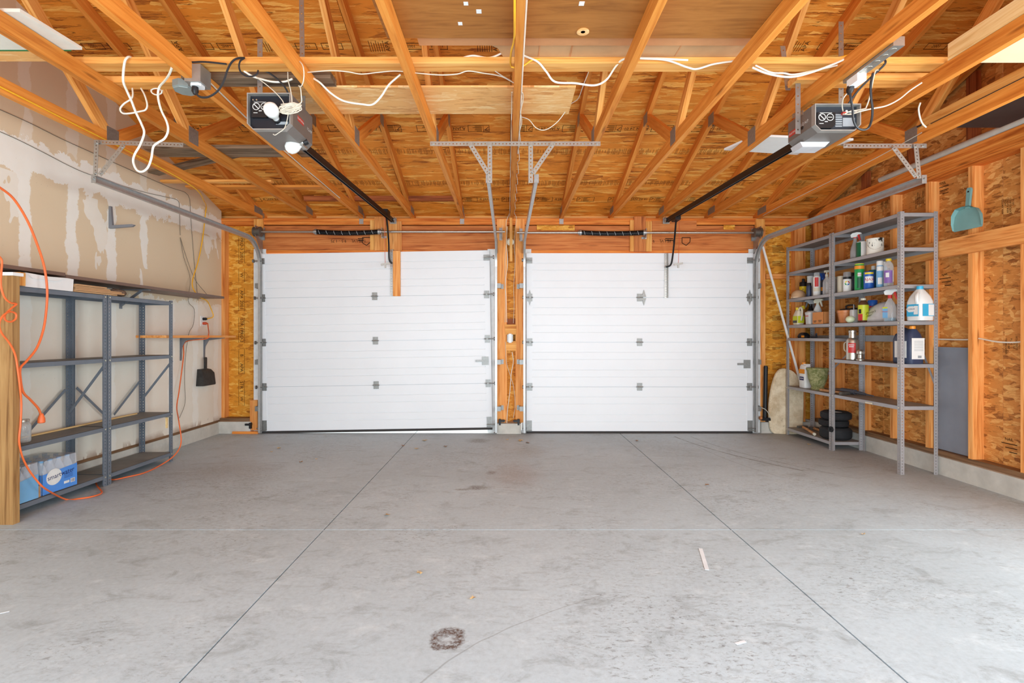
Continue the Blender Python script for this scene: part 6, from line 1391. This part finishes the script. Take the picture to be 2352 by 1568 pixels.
# stamps on the right sheathing
random.seed(9)
for (px, py, vert) in ((2312, 470, 1), (2165, 430, 0), (2320, 790, 1), (1945, 455, 1), (2030, 470, 1), (2110, 460, 1), (1985, 700, 1), (2318, 1020, 0), (1940, 860, 1), (2170, 640, 0)):
    q = PX(px, py, XS - .002); m = MB()
    if vert:
        for k in range(5): put_text(m, random.choice(('APA RATED', 'SHEATHING', 'EXPOSURE 1', '24/16', 'SIZED FOR')), q + V((0, .02 * k - .05, random.uniform(-.02, .02))), (0, 0, 1), (0, 1, 0), .022)
    else:
        for k in range(3): m.box(q + V((-.0003, -.06, -.03 * k)), q + V((0, .06 - .03 * k, -.03 * k + .006)))
        put_text(m, 'NAIL', q + V((-.0002, 0, .035)), (0, -1, 0), (0, 0, 1), .03)
    m.build('grade_stamp', 'ink', wr)
for i_, (px, y0_, y1_) in enumerate(((555, 560, 680), (555, 700, 945), (1787, 565, 660), (1787, 690, 880))):
    m = MB(); yy = y0_
    while yy < y1_:
        q = P(px, yy, SY - .002)
        if i_ < 2:
            put_text(m, random.choice(('PRO-3', 'APA', '2001', 'B', 'STR 1', 'W')), q, (0, 0, -1), (1, 0, 0), .055); m.box(q + V((-.035, -.0002, -.08)), q + V((-.032, 0, .08))).box(q + V((.032, -.0002, -.08)), q + V((.035, 0, .08))); yy += random.choice((28, 36, 44))
        else:
            for k in range(random.choice((2, 4, 6))): m.box(q + V((-.07, -.0002, -.016 * k)), q + V((.05 + random.uniform(-.03, .04), 0, -.016 * k + .005)))
            yy += 36
    m.build('grade_stamp', 'ink', wb)
for px in (800, 1508):
    m = MB(); q = P(px, 553, FY + .002); put_text(m, '1.8E LVL    9.5 - 1.75', q, (-1, 0, 0), (0, 0, -1), .05); [m.box(P(px + (22 if px < 1000 else 20), 547 + 4 * k_, FY + .002), P(px + (36 if px < 1000 else 38), 549 + 4 * k_, FY + .0016)) for k_ in range(2)]
    e = P(px + (42 if px < 1000 else 68), 552, FY + .002); pl = [(-.05, .035), (.05, .035), (.045, -.02), (0, -.06), (-.05, -.03)]
    for k in range(5):
        a, b = pl[k], pl[(k + 1) % 5]; m.bar(e + V((a[0], 0, a[1])), e + V((b[0], 0, b[1])), .0005, .009, (0, 1, 0)) if False else m.bar(e + V((a[0], 0, a[1])), e + V((b[0], 0, b[1])), .009, .0006, (0, 1, 0))
    m.build('grade_stamp', 'ink', wb)

# ---------------------------------------------------------------- centre post fittings and floor litter
t = thing('outlet_box', 'small steel outlet box on the post between the doors', 'outlet box', P(1171, 785, 6.1))
a, b = P(1165, 785, 6.11), P(1178, 768, 6.11); MB().box((a.x, 6.10, a.z), (b.x, 6.2, b.z)).build('box_body', 'box_steel', t); MB().box((a.x + .016, 6.094, a.z - .01), (b.x - .016, 6.10, b.z + .01)).build('receptacle', 'outlet_white', t)
t = thing('post_lamp_base', 'round white fitting high on the centre post', 'fitting', P(1172, 556, 6.15)); c = P(1172, 556, 6.15)
MB().lathe([(.04, 0), (.045, -.02), (.03, -.035), (.001, -.035)], c, 18, (0, 1, 0)).build('base', 'pl_cream', t)
def pw(l, y): return [P(a, b, y) for a, b in l]
for lb, mt, r, pts in (('white cable running down the left of the centre post', 'cable_white', .004, pw([(1165, 520), (1163, 560), (1166, 600), (1161, 650), (1163, 690), (1164, 740)], 6.13)),
                       ('thin wire running down the right of the centre post', 'cable_bell', .003, pw([(1181, 490), (1186, 500), (1184, 520), (1181, 560), (1183, 600), (1180, 660), (1181, 700), (1179, 742)], 6.13)),
                       ('thin wire running down the left edge of the centre post', 'cable_bell', .003, pw([(1170, 490), (1166, 500), (1162, 515), (1164, 545), (1160, 600), (1161, 700), (1160, 740)], 6.125)),
                       ('white cable hanging down the lower half of the centre post', 'cable_white', .004, pw([(1176, 808), (1179, 830), (1174, 860), (1171, 900), (1166, 940), (1163, 992)], 6.11)),
                       ('thin wire bowing down the lower right of the centre post', 'cable_bell', .003, pw([(1161, 785), (1163, 830), (1173, 865), (1180, 890), (1183, 930), (1179, 960)], 6.12))):
    o = MB().tube(smooth(pts, 5), r, 6).build('electrical_cable', mt); tag(o, lb, 'cable')
def eye(label, c, s):
    t = thing('safety_sensor', label, 'sensor', c); c = V(c)
    MB().box(c + V((-.035, -.03, -.012)), c + V((.035, .02, .012))).build('housing', 'black_plastic', t); MB().box(c + V((s * .02 - .012, -.02, -.05)), c + V((s * .02 + .012, .02, .02))).build('mount', 'black_plastic', t)
    MB().cyl(c + V((-s * .035, -.005, 0)), c + V((-s * .045, -.005, 0)), .009).build('lens', 'pl_slate', t)
eye('black safety sensor beside the left door track', P(572, 974, 6.08), 1); eye('black safety sensor low on the centre post, left one', P(1152, 966, 6.08), -1); eye('black safety sensor low on the centre post, right one', P(1187, 966, 6.08), 1)
t = thing('wooden_tag', 'small yellow tag and clip on the shelving leg near outlet', 'tag', PX(383, 985, -3.12)); c = PX(383, 970, -3.12); MB().box(c + V((-.004, -.012, -.05)), c + V((.004, .012, .05))).build('tag', 'pale_wood', t); MB().box(c + V((-.01, -.02, .05)), c + V((.03, .02, .06))).build('clip', 'box_steel', t)
random.seed(4)
def leaf(px, py, s, mat, label):
    q = PZ(px, py, 0); a = random.uniform(0, 6.28); m = MB(); n = 11; vs = [V((0, 0, .006))]
    for i in range(n):
        f = 2 * math.pi * i / n; r = s * (1 if i % 2 else .55) * (1.25 if i in (0, 1) else 1); vs.append(V((r * math.cos(f), r * .75 * math.sin(f), .002 + random.uniform(0, .012))))
    R = Matrix.Rotation(a, 3, 'Z'); m.add([q + R @ p for p in vs], [(0, 1 + i, 1 + (i + 1) % n) for i in range(n)])
    o = m.build('fallen_leaf', mat); tag(o, label, 'leaf', 'dry leaves on the floor'); return o
for px, py, s, mt, lb in ((889, 1184, .028, 'leaf_tan', 'largest tan dry leaf on the floor, left of the brown stain'), (641, 1030, .028, 'leaf_tan', 'tan dry leaf on the floor in front of the left door track'), (623, 1038, .018, 'leaf_tan', 'small tan leaf scrap near the left door'),
                          (975, 1012, .036, 'leaf_tan', 'crumpled dry leaf just inside the left door'), (957, 1031, .028, 'leaf_tan', 'curled tan leaf beside the left floor joint'), (926, 1024, .026, 'leaf_brown', 'reddish leaf scrap lying on the left floor joint'),
                          (1023, 1026, .03, 'leaf_brown', 'brown leaf scrap in front of the light gap'), (1140, 995, .03, 'leaf_brown', 'dry leaf against the centre post foot, left side'), (1165, 1010, .02, 'leaf_tan', 'small tan leaf in front of the centre post'),
                          (1195, 1012, .045, 'leaf_tan', 'large heap of dry leaf bits right of the centre post'), (1212, 1017, .035, 'leaf_brown', 'long brown leaf bit beside the leaf heap'), (1463, 1013, .025, 'leaf_brown', 'single brown leaf near the right floor joint'), (1624, 1115, .022, 'leaf_brown', 'brown leaf in front of the right shelving'), (691, 1062, .02, 'leaf_brown', 'small brown leaf scrap, left half of floor'), (1858, 1021, .03, 'leaf_tan', 'tan leaf litter under the far right shelving'), (962, 1318, .018, 'leaf_tan', 'tan scrap in the foreground left of centre'), (1087, 1375, .015, 'leaf_tan', 'tiny tan scrap above the round stain'),
                          (1983, 1228, .014, 'leaf_tan', 'tiny tan scrap on the right part of the floor'), (727, 1055, .012, 'leaf_tan', 'tiny pale scrap left of the left joint')):
    leaf(px, py, s, mt, lb)
def strip(px0, py0, px1, py1, w, label):
    o = MB().bar(PZ(px0, py0, .0012), PZ(px1, py1, .0012), w, .0012).build('tape_strip', 'tape_white'); tag(o, label, 'tape')
strip(1609, 1259, 1624, 1308, .02, 'white strip of tape stuck on the right foreground floor'); strip(1690, 1478, 1712, 1472, .012, 'short white tape scrap at the bottom right'); strip(0, 1408, 22, 1403, .008, 'thin white scratch scrap at the left foreground')
